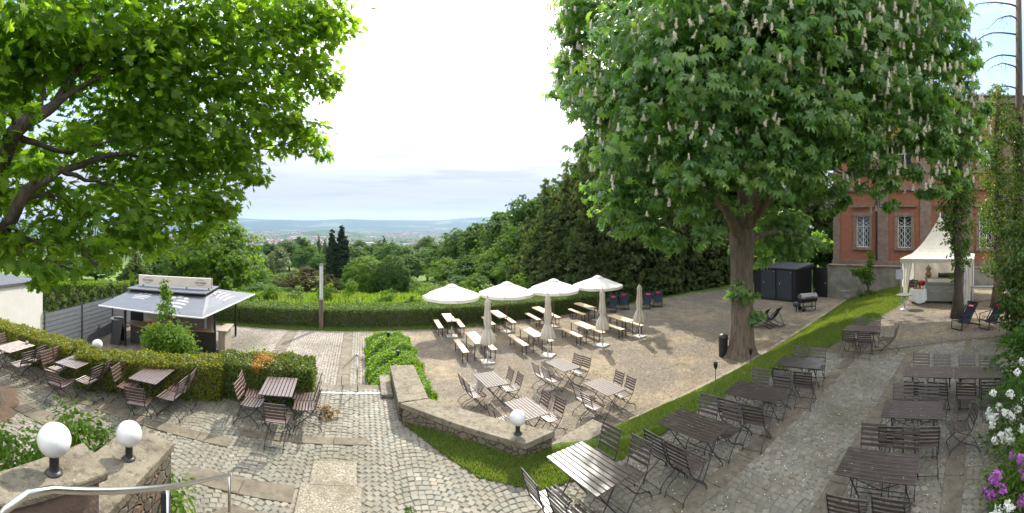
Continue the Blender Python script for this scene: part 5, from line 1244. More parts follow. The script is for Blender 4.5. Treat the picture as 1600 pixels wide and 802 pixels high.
# --- hedges
def hedge(name, label, cat, a, b, wid, z0, z1, n, size, m, rnd_top=.10, seed=1, group=None, edge=.16):
    rng = np.random.default_rng(seed); A = Vector(uv(*a)); Bv = Vector(uv(*b)); d = Bv-A; L = d.length; ang = math.atan2(d.y, d.x)
    t = plant(name, label, cat, (A.x, A.y, z0), group, ang); h = z1-z0
    ar = np.array([L*wid, L*h, L*h, wid*h, wid*h]); f = rng.choice(5, n, p=ar/ar.sum())
    s, q = rng.random(n), rng.random(n); X = np.empty(n); Y = np.empty(n); Z = np.empty(n); Nn = np.zeros((n, 3))
    for k in range(5):
        i = f == k
        if k == 0: X[i], Y[i], Z[i] = s[i]*L, (q[i]-.5)*wid, h; Nn[i] = (0, 0, 1)
        elif k < 3: sg = -1 if k == 1 else 1; X[i], Y[i], Z[i] = s[i]*L, sg*wid/2, q[i]*h; Nn[i] = (0, sg, .35)
        else: sg = -1 if k == 3 else 1; X[i], Y[i], Z[i] = (0 if sg < 0 else L), (s[i]-.5)*wid, q[i]*h; Nn[i] = (sg, 0, .35)
    e = np.minimum((wid/2-np.abs(Y))/edge, 1); e2 = np.minimum(np.minimum(X, L-X)/edge, 1)
    Z -= np.where(f == 0, rnd_top*((1-np.clip(e, 0, 1))**2+(1-np.clip(e2, 0, 1))**2), 0)
    wob = .6*(.045*np.sin(X*3.1+seed)+.04*np.sin(X*7.3+Y*5)+.035*np.sin(Z*9+X*4)+.035*np.sin(X*13+Y*11))
    if edge > .3:
        Z = np.where(f != 0, Z*(h-rnd_top)/h, Z); wob = wob*2.2
    P = np.stack([X, Y, Z], -1)+Nn*(wob+rng.normal(0, .03, n)-.02)[:, None]
    V_, F_, R_ = scatter(P, Nn+rng.normal(0, .75, (n, 3)), size*rng.uniform(.6, 1.3, n), T_LEAF, None, rng)
    link('foliage', np_mesh('foliage', V_, F_, R_), m, t)
    mb = MB(); mb.box((L/2, 0, h/2-.04-(rnd_top*.5 if edge > .3 else 0)), (L-.16, wid-.16, h-.10-(rnd_top if edge > .3 else 0)), None, .08); mb.build('branches', M['bark_dark'], t)
    return t
hedge('clipped_hedge', 'yellow-green clipped hedge at the left edge below the white house', 'hedge', (-11.7, 8.4), (-7.3, 8.4), .72, 0, .90, 26000, .062, M['hedge'], .07, 1)
hedge('clipped_hedge', 'yellow-green clipped hedge in front of the leafy bush and trailer bar', 'hedge', (-6.95, 8.12), (-3.45, 9.3), .72, 0, .90, 24000, .062, M['hedge'], .09, 2)
hedge('clipped_hedge', 'clipped hedge with an orange tinge on top ending beside the yard steps', 'hedge', (-3.5, 9.62), (-1.15, 9.66), .98, 0, .90, 20000, .062, M['hedge_o'], .06, 3)
t = hedge('box_hedge', 'broad bright green low hedge bed behind the end of the stone wall', 'hedge', (1.28, 11.05), (1.25, 18.2), 1.80, B, -.62, 42000, .085, M['box'], .30, 4, None, .60)
hedge('field_hedge', 'long low dark green hedge closing the yard towards the valley', 'hedge', (-18, 22.2), (15, 22.25), 1.6, B-.05, B+1.05, 90000, .085, M['far_hedge'], .18, 5)
hedge('hornbeam_hedge', 'bright clipped hedge of the neighbour beyond the grey fence', 'hedge', (-22, 17.5), (-13.5, 22.5), 1.6, B-.3, B+1.75, 22000, .14, M['bright'], .3, 6)
# --- shrubs
def shrub(name, label, cat, loc, blobs, n, size, m, seed, tmpl=T_LEAF, stem=True, group=None, per=14, shell=.4, clump=.25):
    rng = np.random.default_rng(seed); r_ = random.Random(seed); t = plant(name, label, cat, loc, group)
    link('foliage', np_mesh('foliage', *crown(blobs, n, size, tmpl, rng, shell, clump, .35, per, .7)), m, t)
    if stem:
        mb = MB()
        for b in blobs: limb(mb, (r_.uniform(-.06, .06), r_.uniform(-.06, .06), -.02), b[:3], .022, .008, .02, 5, 5, r_)
        mb.build('stems', M['bark'], t)
    return t
loc = Vector((*pol(262, 520, 14.3).xy, B))
shrub('leafy_bush', 'fresh green bush with one thin shoot standing up before the trailer bar', 'bush', loc, [(0, 0, 1.2, .9, .7, .8), (-.6, .1, .8, .7, .5, .6), (.55, 0, 1.0, .75, .5, .75), (.1, 0, 1.6, .85, .6, .5), (-.5, 0, 1.4, .6, .5, .5), (.5, 0, 1.5, .6, .5, .4), (.85, .1, .6, .55, .4, .5), (-.05, 0, 2.6, .28, .28, .35), (-.08, 0, 3.1, .20, .20, .3), (-.1, 0, 3.5, .14, .14, .25)], 8000, .125, M['bright'], 41)
loc = Vector((*pol(398, 560, 12.0).xy, B)); shrub('hazel_sprout', 'small bright leafy sprout showing over the hedge with the orange tinge', 'bush', loc, [(0, 0, 1.55, .42, .35, .28), (.3, 0, 1.65, .3, .25, .2), (-.25, 0, 1.35, .3, .3, .2)], 420, .12, M['bright'], 42)
loc = Vector((-4.75, 2.15, .15)); shrub('wild_shrub', 'loose green shrub growing up behind the two round lamps on the wall', 'bush', loc, [(0, 0, .9, .55, .5, .55), (.45, .5, .9, .5, .45, .5), (-.5, -.5, .7, .55, .5, .5), (.1, .2, 1.45, .4, .35, .35), (.75, .75, 1.0, .4, .3, .35), (-.55, -.7, 1.1, .3, .3, .3), (.9, 1.0, .55, .4, .4, .4)], 5200, .085, M['bright'], 43, T_LEAF)
loc = at(500, 650, 0); shrub('dry_fern', 'small rusty dry plant at the foot of the hedge end by the steps', 'plant', loc, [(0, 0, .12, .25, .2, .12), (.2, .05, .10, .2, .18, .1)], 260, .07, M['litter'], 44)
loc = at(640, 808, 0); shrub('weed', 'tiny green weed between the cobbles at the bottom edge', 'plant', loc, [(0, 0, .06, .12, .1, .06)], 60, .07, M['bright'], 45)
loc = Vector((*pol(1356, 452, 27.6).xy, -.9)); shrub('sapling', 'slim light green sapling growing in front of the old wall', 'sapling', loc, [(0, 0, 1.5, .5, .4, .45), (.15, 0, 2.6, .3, .3, .6), (-.5, 0, 2.0, .5, .35, .4), (.3, 0, 3.1, .22, .22, .35), (.05, 0, .6, .2, .2, .4), (-.9, .4, 2.0, .5, .3, .25)], 1500, .16, M['bright'], 46)
loc = Vector((*pol(1378, 463, 25.5).xy, -.7)); shrub('pink_azalea', 'low pinkish flowering plant at the top end of the lawn', 'plant', loc, [(0, 0, .25, .4, .3, .25)], 300, .11, M['litter'], 47)
for k, (px, py, d) in enumerate(((1396, 462, 24.5), (1366, 462, 26.5), (1345, 462, 27.5))):
    loc = Vector((*pol(px, py, d).xy, -.7)); shrub('border_plant', 'small green plant in the border at the foot of the old wall', 'plant', loc, [(0, 0, .25, .35, .3, .3)], 200, .12, M['broad'], 48+k, group='border plants below the old wall')
# ivy trees and ivy wall
def ivy_tree(label, base, hgt, r0, r1, segs, n, seed, lean=(0, 0), barkm='bark'):
    rng = np.random.default_rng(seed); r_ = random.Random(seed); t = plant('ivy_tree', label, 'tree', base)
    mb = MB(); pts = [Vector((lean[0]*i/10+.05*math.sin(i*1.3), lean[1]*i/10+.05*math.cos(i*1.7), hgt*i/10-.05)) for i in range(11)]
    mb.tube(pts, [r0*1.5]+[r0+(r1-r0)*i/10 for i in range(1, 11)], 12); mb.build('trunk', M[barkm], t)
    bl = []
    for z, rad, off in segs:
        for _ in range(3): a = r_.uniform(0, 6.28); bl.append((lean[0]*z/hgt+off*math.cos(a), lean[1]*z/hgt+off*math.sin(a), z+r_.uniform(-.3, .3), rad, rad, rad*1.15))
    link('ivy', np_mesh('ivy', *crown(bl, n, .15, T_LEAF, rng, .45, .22, .7, 12, .3)), M['ivy'], t); return t
b1 = at(1497, 497, 0)
ivy_tree('tall trunk wrapped in ivy in front of the tent', b1, 12, .24, .14, [(1.9, .2, .12), (2.5, .34, .2), (3.1, .45, .3), (3.7, .55, .35), (4.3, .6, .4), (5, .55, .4), (5.7, .6, .4), (6.4, .6, .45), (7.2, .65, .45), (8, .7, .5), (9, .7, .5), (10, .65, .45), (11, .55, .35), (11.8, .4, .2)], 9000, 51, barkm='bark_dark')
b2 = Vector((*pol(1558, 480, 20.5).xy, 0))
ivy_tree('ivy-smothered trunk with yellowish leaves right of the tent', b2, 11.5, .24, .12, [(1.0, .25, .2), (1.8, .35, .3), (2.6, .5, .4), (3.4, .6, .5), (4.2, .7, .55), (5, .75, .6), (6, .75, .6), (7, .75, .6), (8, .7, .5), (9, .7, .5), (10, .6, .4), (11, .4, .3)], 9000, 52)
b3 = Vector((*pol(1592, 470, 21).xy, 0)); r_ = random.Random(53)
t = plant('bare_conifer', 'tall bare conifer trunk with dead drooping branches at the right edge', 'tree', b3)
mb = MB(); mb.tube([(0, 0, -.1), (0, 0, 5), (.05, 0, 12), (.05, .05, 19)], [.34, .25, .20, .14], 12); mb.build('trunk', M['bark_dark'], t)
left = Vector((-b3.y, b3.x, 0)).normalized()
for z, L, dr in ((15.9, 3.0, .5), (14.4, 3.2, 1.4), (13.2, 2.8, 1.6), (11.5, 2.2, 1.0), (16.6, 2.0, .4), (12.6, 1.6, .4), (10.4, 1.9, .9), (15.2, 1.6, .8)):
    mb = MB(); pts = [Vector((0, 0, z))+left*L*s+Vector((r_.uniform(-.06, .06), r_.uniform(-.06, .06), .45*math.sin(s*2.2)-dr*s*s)) for s in np.linspace(0, 1, 8)]
    mb.tube(pts, [.05-.042*i/7 for i in range(8)], 5)
    for _ in range(9):
        p = pts[r_.randint(2, 7)]; q = p+left*r_.uniform(-.1, .4)+Vector((r_.uniform(-.4, .4), r_.uniform(-.4, .4), -r_.uniform(.2, .9))); limb(mb, p, q, .010, .003, -.05, 4, 4, r_)
    mb.build('dead_branch', M['bark_dark'], t)
link('ivy', np_mesh('ivy', *crown([(0, 0, z, .55, .55, .8) for z in np.linspace(.8, 9.5, 11)], 5000, .16, T_LEAF, np.random.default_rng(54), .5, .2, .7, 12, .3)), M['ivy'], t)
b4 = Vector((*pol(1600, 500, 14.2).xy, 0))
t = plant('ivy_bank', 'dense glossy ivy bank rising at the right edge beyond the deck chairs', 'ivy', b4)
bl = [(0, 0, .9, .75), (-.1, .1, 1.9, .8), (0, 0, 3.0, .85), (.2, -.2, 4.0, .7), (.5, -.5, 4.6, .6), (.9, -.9, 1.5, 1.2), (.9, -.9, 3.4, 1.1), (.3, .4, 1.0, .6), (-.15, .2, .3, .45)]
link('foliage', np_mesh('foliage', *crown(bl, 12000, .15, T_LEAF, np.random.default_rng(55), .72, .16, .8, 14, .3)), M['ivy'], t)
mb = MB(); [limb(mb, (.4, -.4, -.05), b[:3], .05, .02, 0, 5, 5, r_) for b in bl]; mb.build('stems', M['bark_dark'], t)
# rhododendrons
def rhodo(label, loc, blobs, n, flm, nf, seed, leafm='broad'):
    rng = np.random.default_rng(seed); t = plant('rhododendron', label, 'shrub', loc)
    link('foliage', np_mesh('foliage', *crown(blobs, n, .13, T_NARROW, rng, .55, .2, .2, 10, .8)), M[leafm], t)
    mb = MB(); r_ = random.Random(seed); [limb(mb, (0, 0, -.02), b[:3], .03, .01, 0, 5, 5, r_) for b in blobs]; mb.build('stems', M['bark_dark'], t)
    k = 0; cam = (Vector((0, 0, H))-Vector(loc)).normalized()
    while k < nf:
        b = blobs[rng.integers(len(blobs))]; d = Vector(rng.normal(size=3)).normalized()
        if d.z < -.3 or d.dot(cam) < .25: continue
        p = np.array(b[:3])+np.array(d)*np.array(b[3:6] if len(b) == 6 else (b[3],)*3)*1.02; m_ = 40; dd = norm(rng.normal(size=(m_, 3))+np.array(d)*.8)
        V_, F_, R_ = scatter(dd*.055, dd+rng.normal(0, .5, (m_, 3)), .052, (T_LEAF[0]*np.array([1.5, 1, 1]), T_LEAF[1]), None, rng)
        o = link('blossom', np_mesh('blossom', V_, F_, R_), flm, t); o.location = p; k += 1
    return t
l1 = Vector((*pol(1602, 640, 7.4).xy, 0)); rhodo('white-flowering rhododendron at the right edge above the purple one', l1, [(0, 0, .95, .62, .62, .70), (.3, -.3, 1.2, .6, .6, .6), (-.15, .2, .5, .5, .5, .5)], 2600, M['rhodo_w'], 46, 61)
l2 = Vector((*pol(1596, 745, 6.1).xy, 0)); rhodo('purple-flowering rhododendron with yellow-green leaves in the bottom right corner', l2, [(0, 0, .45, .50, .5, .48), (.25, -.3, .6, .5, .5, .5), (-.1, .1, .2, .42, .4, .3)], 2200, M['rhodo_p'], 30, 62, 'bright')
l3 = Vector((*pol(1575, 812, 5.35).xy, 0)); rhodo('low white-flowering rhododendron cut by the bottom right corner of the photo', l3, [(0, 0, .15, .34, .33, .22), (.2, -.2, .2, .36, .36, .24)], 900, M['rhodo_w'], 10, 63)
loc = Vector((*pol(1600, 590, 9.8).xy, 0)); shrub('laurel', 'dark green leafy shrub right of the long double table', 'bush', loc, [(0, 0, .7, .75, .7, .7), (.3, -.3, 1.3, .7, .7, .6)], 1800, .15, M['broad'], 64)
# --- thujas along the fence
rng = np.random.default_rng(70)
tj = None
for k in range(12):
    s = 1.2+k*.78; p = f0+fd*s+Vector((-.92, -.39, 0))*.75; hh = random.Random(k).uniform(2.15, 2.55)
    if tj is None:
        tj = plant('thuja', 'young thuja in the row of small thujas behind the grey fence', 'conifer', p, 'thujas behind the grey fence')
        bl = [(0, 0, z, .36*(1-z/2.6)+.08, .36*(1-z/2.6)+.08, .28) for z in np.linspace(.25, 2.2, 8)]
        link('foliage', np_mesh('foliage', *crown(bl, 1500, .13, T_SPRAY, rng, .6, .25, -.6, 10, .2)), M['yew'], tj); mb = MB(); mb.tube([(0, 0, -.05), (0, 0, 2.2)], [.04, .01], 6); mb.build('trunk', M['bark'], tj)
    else: dup(tj, p, k*1.3, scale=(1, 1, hh/2.4))
# --- background trees: templates
def tmpl_tree(nm, blobs, n, size, m, tmpl, seed, trunk_h, trunk_r, barkm='bark', shell=.6, droop=.4, per=16, clump=.2, up=.8):
    rng = np.random.default_rng(seed); r_ = random.Random(seed)
    cm_ = np_mesh('crown', *crown(blobs, n, size, tmpl, rng, shell, clump, droop, per, up)); cm_.materials.append(M[m])
    mb = MB(); mb.tube([(0, 0, -.8), (0, 0, trunk_h*.5), (.1, 0, trunk_h)], [trunk_r*1.3, trunk_r, trunk_r*.8], 9)
    for b in blobs[:10]: limb(mb, (.1, 0, trunk_h*r_.uniform(.7, 1)), b[:3], trunk_r*.45, trunk_r*.12, .05, 5, 5, r_)
    me = bpy.data.meshes.new('trunk'); me.from_pydata(mb.v, [], mb.f); me.materials.append(M[barkm]); me.polygons.foreach_set('use_smooth', [True]*len(me.polygons))
    return cm_, me
def rblobs(seed, H_, W_, lo, n, top=.5):
    r_ = random.Random(seed); out = []
    for k in range(n):
        t = (k+.5)/n; z = H_*(lo+(1-lo)*t*.88); prof = math.sin(PI*min(1, (t*.88+.12)))**.6 if top else 1-t
        R_ = W_/2*prof; a = k*2.4+r_.uniform(-.5, .5); q = r_.uniform(.35, .62); rad = max(.16*W_, R_*r_.uniform(.42, .6)); out.append((math.cos(a)*R_*q, math.sin(a)*R_*q, z, rad, rad, rad*.85))
    return out
def yblobs(seed):
    r_ = random.Random(seed); out = [(0, 0, z, 1.7*(1-z/10.5)+.25, 1.7*(1-z/10.5)+.25, 1.0) for z in np.linspace(.8, 9.4, 9)]
    for k in range(22):
        a = k*2.4; q = r_.uniform(.7, 2.6); top_ = 10*(1-q/3.9)*r_.uniform(.7, 1.0)
        for z in np.arange(.5, max(1.2, top_), 1.1): w_ = 1.15*(1-.70*z/max(1.3, top_)); out.append((math.cos(a)*q*(1+.05*z), math.sin(a)*q*(1+.05*z), z, w_, w_, .85))
    return out
TP = {'broad1': tmpl_tree('b1', rblobs(1, 10, 8, .25, 16), 5200, .42, 'broad', T_SPRAY, 81, 3.5, .2), 'broad2': tmpl_tree('b2', rblobs(2, 10, 7, .18, 18), 5200, .42, 'broad', T_SPRAY, 82, 3, .2),
      'bright1': tmpl_tree('g1', rblobs(3, 10, 8, .15, 16), 5200, .40, 'bright', T_SPRAY, 83, 2.5, .18), 'pale1': tmpl_tree('p1', rblobs(4, 10, 6.5, .25, 16), 4200, .38, 'pale', T_SPRAY, 84, 4, .16, 'bark', .5),
      'bronze': tmpl_tree('z1', rblobs(5, 10, 11, .05, 14), 4000, .5, 'purple', T_SPRAY, 85, 2, .2), 'globe': tmpl_tree('o1', [(0, 0, 4.9, 4.6, 4.6, 4.8), (0, 0, 4.0, 4.7, 4.7, 3.9)], 9000, .5, 'bright', T_SPRAY, 86, 2, .2, 'bark', .86, .3, 10, .08),
      'globe_dark': tmpl_tree('o2', [(0, 0, 4.9, 4.6, 4.6, 4.8), (0, 0, 4.0, 4.7, 4.7, 3.9)], 9000, .5, 'broad', T_SPRAY, 90, 2, .2, 'bark', .86, .3, 10, .08),
      'cypress': tmpl_tree('c1', [(0, 0, z, r, r, .9) for z, r in ((.8, .75), (1.8, .85), (2.8, .9), (3.8, .95), (4.8, .95), (5.8, .9), (6.8, .8), (7.8, .68), (8.7, .5), (9.5, .3))], 7000, .36, 'cypress', T_SPRAY, 87, 8, .15, 'bark_dark', .7, -.8, 14, .2, .1),
      'yew': tmpl_tree('y1', yblobs(7), 16000, .38, 'yew', T_SPRAY, 88, 7, .25, 'bark_dark', .35, -.9, 16, .24, .05),
      'yew2': tmpl_tree('y2', yblobs(17), 16000, .38, 'yew', T_SPRAY, 92, 7, .25, 'bark_dark', .35, -.9, 16, .24, .05),
      'spruce': tmpl_tree('s1', [(0, 0, z, 2.6*(1-z/10.2)+.15, 2.6*(1-z/10.2)+.15, .7) for z in np.linspace(.6, 9.7, 12)], 6000, .40, 'yew', T_SPRAY, 89, 8, .16, 'bark_dark', .65, .2, 14, .25, .3)}
def _wid(me):
    a = np.empty(len(me.vertices)*3, np.float32); me.vertices.foreach_get('co', a); x = a[::3]; return float(np.percentile(x, 98.5)-np.percentile(x, 1.5))
WID = {k: _wid(q[0]) for k, q in TP.items()}
def bgtree(kind, px, top, d, wpx, label, name='broadleaf_tree', group=None, cat='tree', z=None, rz=None):
    p = pol(px, top, d); zb = tz(p.x, p.y) if z is None else z; h = p.z-zb; w = wpx/F*d
    cmesh, tmesh = TP[kind]; w0 = WID[kind]; h0 = 10.3
    t = plant(name, label, cat, (p.x, p.y, zb), group, (px*.37) % 6.28 if rz is None else rz); t.scale = (w/w0, w/w0, h/h0)
    o = bpy.data.objects.new('crown', cmesh); COL.objects.link(o); o.parent = t
    o = bpy.data.objects.new('trunk', tmesh); COL.objects.link(o); o.parent = t
    return t
bgtree('bright1', 345, 322, 36, 112, 'full green tree rising right behind the trailer bar')
bgtree('broad2', 300, 352, 40, 80, 'green tree half hidden by the oak foliage behind the sign board')
bgtree('yew', 212, 386, 46, 52, 'dark pyramid-shaped conifer left of the sign board', 'yew_tree')
bgtree('cypress', 519, 362, 75, 17, 'dark columnar cypress, the left and shorter of the pair', 'cypress')
bgtree('cypress', 534, 356, 75, 21, 'dark columnar cypress, the right and taller of the pair', 'cypress')
bgtree('globe', 572, 398, 60, 66, 'round-crowned bright tree, left one of the clipped pair beyond the hedge', 'round_tree')
bgtree('globe_dark', 612, 396, 58, 52, 'round-crowned darker tree, right one of the clipped pair beyond the hedge', 'round_tree')
bgtree('bronze', 474, 415, 58, 66, 'bronze-leaved bush left of the light column', 'bronze_bush', cat='bush')
bgtree('bronze', 512, 428, 56, 34, 'small bronze bush just right of the light column', 'bronze_bush', cat='bush')
bgtree('pale1', 437, 382, 120, 32, 'thin pale tree behind the bronze-leaved bush', 'pale_tree')
bgtree('spruce', 424, 398, 110, 14, 'small pointed spruce before the brown field', 'spruce')
SL = [('broad1', 372, 404, 95, 44), ('bright1', 402, 412, 80, 40), ('broad2', 395, 386, 170, 38), ('broad1', 452, 372, 190, 40), ('broad2', 420, 376, 220, 40), ('broad1', 480, 380, 160, 42), ('spruce', 498, 366, 180, 14), ('spruce', 508, 372, 170, 16), ('broad2', 470, 366, 260, 34),
      ('broad1', 555, 382, 130, 48), ('broad2', 580, 376, 150, 46), ('broad1', 610, 374, 140, 50), ('pale1', 596, 370, 200, 36), ('spruce', 600, 368, 170, 20), ('spruce', 613, 374, 150, 18), ('broad2', 632, 380, 120, 46), ('bright1', 560, 405, 95, 36), ('broad1', 640, 394, 95, 44),
      ('bright1', 440, 425, 75, 40), ('bright1', 402, 440, 62, 48), ('broad2', 425, 436, 68, 40), ('bright1', 450, 448, 55, 40), ('broad1', 545, 432, 66, 34), ('bright1', 640, 432, 62, 40), ('broad1', 525, 400, 115, 30), ('broad2', 380, 428, 70, 34), ('broad1', 500, 395, 130, 34), ('broad2', 535, 384, 175, 36), ('broad1', 560, 372, 240, 30), ('broad2', 375, 392, 150, 34), ('broad1', 665, 366, 220, 34)]
for k, q in enumerate(SL): bgtree(*q, ('pointed dark conifer among the round trees on the valley slope' if q[0] == 'spruce' else 'round leafy tree on the green slope down to the valley'), 'slope_conifer' if q[0] == 'spruce' else 'slope_tree', 'conifers on the valley slope' if q[0] == 'spruce' else 'leafy trees on the valley slope')
RW = [('broad1', 668, 384, 105, 58), ('broad2', 695, 372, 92, 62), ('broad1', 722, 352, 84, 66), ('bright1', 700, 398, 72, 60), ('broad2', 752, 338, 74, 74), ('broad1', 735, 392, 62, 58), ('bright1', 772, 376, 54, 60), ('broad2', 788, 318, 64, 80), ('broad1', 812, 342, 48, 64), ('broad1', 826, 298, 56, 78), ('bright1', 800, 392, 44, 52), ('broad2', 765, 405, 48, 44), ('bright1', 745, 425, 44, 40), ('broad2', 718, 428, 52, 40), ('broad1', 850, 292, 58, 90), ('broad2', 880, 266, 60, 96), ('broad1', 912, 236, 62, 100), ('broad2', 945, 200, 62, 100)]
for k, q in enumerate(RW): bgtree(*q, 'leafy tree at the edge of the wood left of the dark yews', 'wood_edge_tree', 'leafy trees of the wood edge')
YW = [(852, 284, 33, 66), (884, 254, 33, 66), (915, 214, 32.5, 74), (826, 340, 36, 50), (945, 170, 33, 84), (985, 165, 34, 96), (1030, 170, 36, 96), (1080, 190, 39, 98), (1120, 215, 42, 98), (905, 330, 29.5, 64), (960, 345, 31, 70), (1015, 350, 33.5, 72), (1070, 340, 37.5, 80), (1125, 330, 42, 80), (860, 365, 30, 56)]
for k, q in enumerate(YW): bgtree('yew2' if k % 2 else 'yew', *q, 'dark yew in the dense row behind the parasols', 'yew_tree', 'yews along the gravel yard', 'tree', B-.1)
for q in ((985, 95, 42, 150), (1030, 60, 43, 170), (1085, 40, 45, 170), (1150, 40, 47, 170), (1205, 60, 50, 150), (1062, 20, 54, 170)): bgtree('broad2' if q[0] % 2 else 'broad1', *q, 'tall leafy tree standing behind the yews and the chestnut', 'tall_tree', 'tall trees behind the chestnut', z=-1.5)
bgtree('pale1', 1272, 262, 50, 105, 'pale silvery tree glimpsed between the chestnut and the villa', 'pale_tree', z=-1.4)
bgtree('bright1', 1175, 376, 42, 70, 'sunlit bush showing between chestnut trunk and shed roof', 'sunlit_bush', cat='bush', z=-1.4)
bgtree('bright1', 1235, 372, 44, 70, 'sunlit bush behind the middle of the shed roof', 'sunlit_bush', cat='bush', z=-1.4)
bgtree('broad1', 1288, 350, 41, 60, 'green bush between the shed and the corner of the villa', 'green_bush', cat='bush', z=-1.4)
bgtree('broad1', 90, 400, 60, 90, 'green tree beyond the neighbour hedge, under the oak foliage')
bgtree('broad2', 150, 392, 80, 70, 'tree beyond the fence between oak foliage and dark conifer')
bgtree('broad1', 255, 388, 70, 60, 'green tree between the dark conifer and the trailer bar tree')
# --- weeds and saplings of the meadow
mg = np.random.default_rng(91)
def tufts(name, pts, zf, size, tmpl, m, kindname, rng, zoff=0.0, lean=.35):
    n = len(pts); z = zf(pts[:, 0], pts[:, 1])+zoff
    P = np.stack([pts[:, 0], pts[:, 1], z], -1); D_ = np.stack([rng.normal(0, lean, n), rng.normal(0, lean, n), np.ones(n)], -1); N = np.stack([rng.normal(size=n), rng.normal(size=n), rng.normal(0, .1, n)], -1)
    return tag(link(name, np_mesh(name, *scatter(P, N, size, tmpl, D_, rng)), m), kind='stuff')
u = mg.uniform(-17, 17, 60000); v = 22.7+mg.random(60000)**1.7*42; x, y = u*CT-v*ST, u*ST+v*CT
tufts('meadow_grass', np.stack([x, y], -1), terrain, mg.uniform(.25, .8, 60000)*(1+.5*np.sin(x*.9)*np.sin(y*.7)), T_NARROW, M['meadow'], 'stuff', mg)
for k, (px, py, d, h, w) in enumerate(((352, 486, 25, 1.0, 1.6), (640, 482, 27, 1.3, 1.4), (600, 478, 30, 1.5, 1.5), (662, 486, 26, 1.1, 1.2), (545, 470, 34, 2.2, 1.2), (510, 470, 36, 2.0, 1.4), (462, 472, 32, 1.6, 1.3), (420, 470, 33, 1.6, 2.0), (735, 470, 28, 1.7, 1.4), (760, 462, 30, 1.8, 1.0), (810, 445, 30, 2.6, 1.3), (700, 462, 34, 1.8, 1.6), (785, 470, 27, 1.4, 1.3), (395, 480, 28, 1.3, 1.5), (560, 488, 26, 1.2, 1.2), (690, 450, 42, 2.0, 2.2), (660, 452, 44, 2.2, 2.4), (720, 445, 46, 2.0, 2.0))):
    p = pol(px, py, d); zb = tz(p.x, p.y)
    shrub('wild_bush', 'bright wild bush in the rough meadow beyond the field hedge', 'bush', (p.x, p.y, zb), [(0, 0, h*.5, w*.5, w*.5, h*.45), (w*.25, 0, h*.75, w*.3, w*.3, h*.3), (-w*.3, .1, h*.4, w*.35, w*.35, h*.35)], 700, .2, M['bright'] if k % 3 else M['meadow'], 200+k, T_SPRAY if k % 2 else T_LEAF, True, 'wild bushes in the meadow')
# grass blades on lawn and verge
n = 70000; u = 3.2+mg.random(n)**1.5*24.5; t_ = mg.uniform(-.06, 1, n); v = VT(u)+t_*(KV(u)-.12-VT(u)); x, y = u*CT-v*ST, u*ST+v*CT
sz = mg.uniform(.03, .07, n)*(1+u*.05)
tufts('lawn_grass', np.stack([x, y], -1), lambda a, b: lawn_z(*to_uv(a, b)), sz, T_NARROW, M['grass'], 'stuff', mg, 0, .6)
u, v, zv = verge(mg.uniform(0, 6, 20000), mg.uniform(0, 1.06, 20000)); x, y = u*CT-v*ST, u*ST+v*CT
tufts('verge_grass', np.stack([x, y], -1), lambda a, b: zv, mg.uniform(.03, .075, len(x)), T_NARROW, M['grass'], 'stuff', mg, 0, .6)
u = mg.uniform(-9.5, 8, 9000); v = mg.uniform(20.8, 21.5, 9000); x, y = u*CT-v*ST, u*ST+v*CT
tufts('hedge_foot_grass', np.stack([x, y], -1), lambda a, b: 0*a+B, mg.uniform(.05, .14, 9000), T_NARROW, M['grass'], 'stuff', mg, 0, .6)
# moss and weeds in the joints of the right walk
n = 9000; u = mg.uniform(4, 13, n); v = mg.uniform(-1.5, 6.2, n); dens = np.sin(u*2.1+v)*np.sin(v*2.7-u*.6)+mg.normal(0, .3, n); k = (dens > .55) & (v < VT(u)); x, y = (u*CT-v*ST)[k], (u*ST+v*CT)[k]
tufts('joint_weeds', np.stack([x, y], -1), lambda a, b: 0*a, mg.uniform(.012, .035, len(x)), T_LEAF, M['grass'], 'stuff', mg, -.004, .9)
# litter and petals
def flat(name, x, y, z, size, tmpl, m, rng):
    n = len(x); P = np.stack([x, y, z], -1); N = np.stack([rng.normal(0, .25, n), rng.normal(0, .25, n), np.ones(n)], -1)
    return tag(link(name, np_mesh(name, *scatter(P, N, size, tmpl, None, rng)), m), kind='stuff')
n = 34000; u = mg.uniform(.8, 29, n); v = mg.uniform(8.6, 21, n); x, y = u*CT-v*ST, u*ST+v*CT
k = (np.hypot(x-CHN.x, y-CHN.y) < 2+mg.exponential(5, n)) | (np.sin(x*1.3+y*.7)*np.sin(y*1.1-x*.4)+mg.normal(0, .35, n) > .55); x, y = x[k], y[k]
flat('leaf_litter', x, y, np.full(len(x), B+.012), mg.uniform(.02, .075, len(x)), T_LEAF, M['litter'], mg)
n = 5200; u = mg.uniform(3, 24, n); v = mg.uniform(-3, 6, n); x, y = u*CT-v*ST, u*ST+v*CT; k = (v < VT(u)-.1)
flat('fallen_petals', x[k], y[k], np.full(k.sum(), .012), mg.uniform(.012, .034, k.sum()), T_LEAF, M['petal'], mg)
px_, py_, pz_ = [], [], []
for cx, cy, rz, kind, base in TBL_AT:
    if kind != 'walk': continue
    for _ in range(rj.randint(6, 18)):
        a, b = rj.uniform(-.52, .52), rj.uniform(-.32, .32); px_.append(cx+a*math.cos(rz)-b*math.sin(rz)); py_.append(cy+a*math.sin(rz)+b*math.cos(rz)); pz_.append(.764)
flat('table_petals', np.array(px_), np.array(py_), np.array(pz_), mg.uniform(.012, .028, len(px_)), T_LEAF, M['petal'], mg)
n = 4200; u = mg.uniform(12, 27, n); v = mg.uniform(-3, 6, n); x, y = u*CT-v*ST, u*ST+v*CT; k = v < VT(u)+.1
flat('terrace_litter', x[k], y[k], np.full(k.sum(), .016), mg.uniform(.03, .08, k.sum()), T_LEAF, M['litter'], mg)
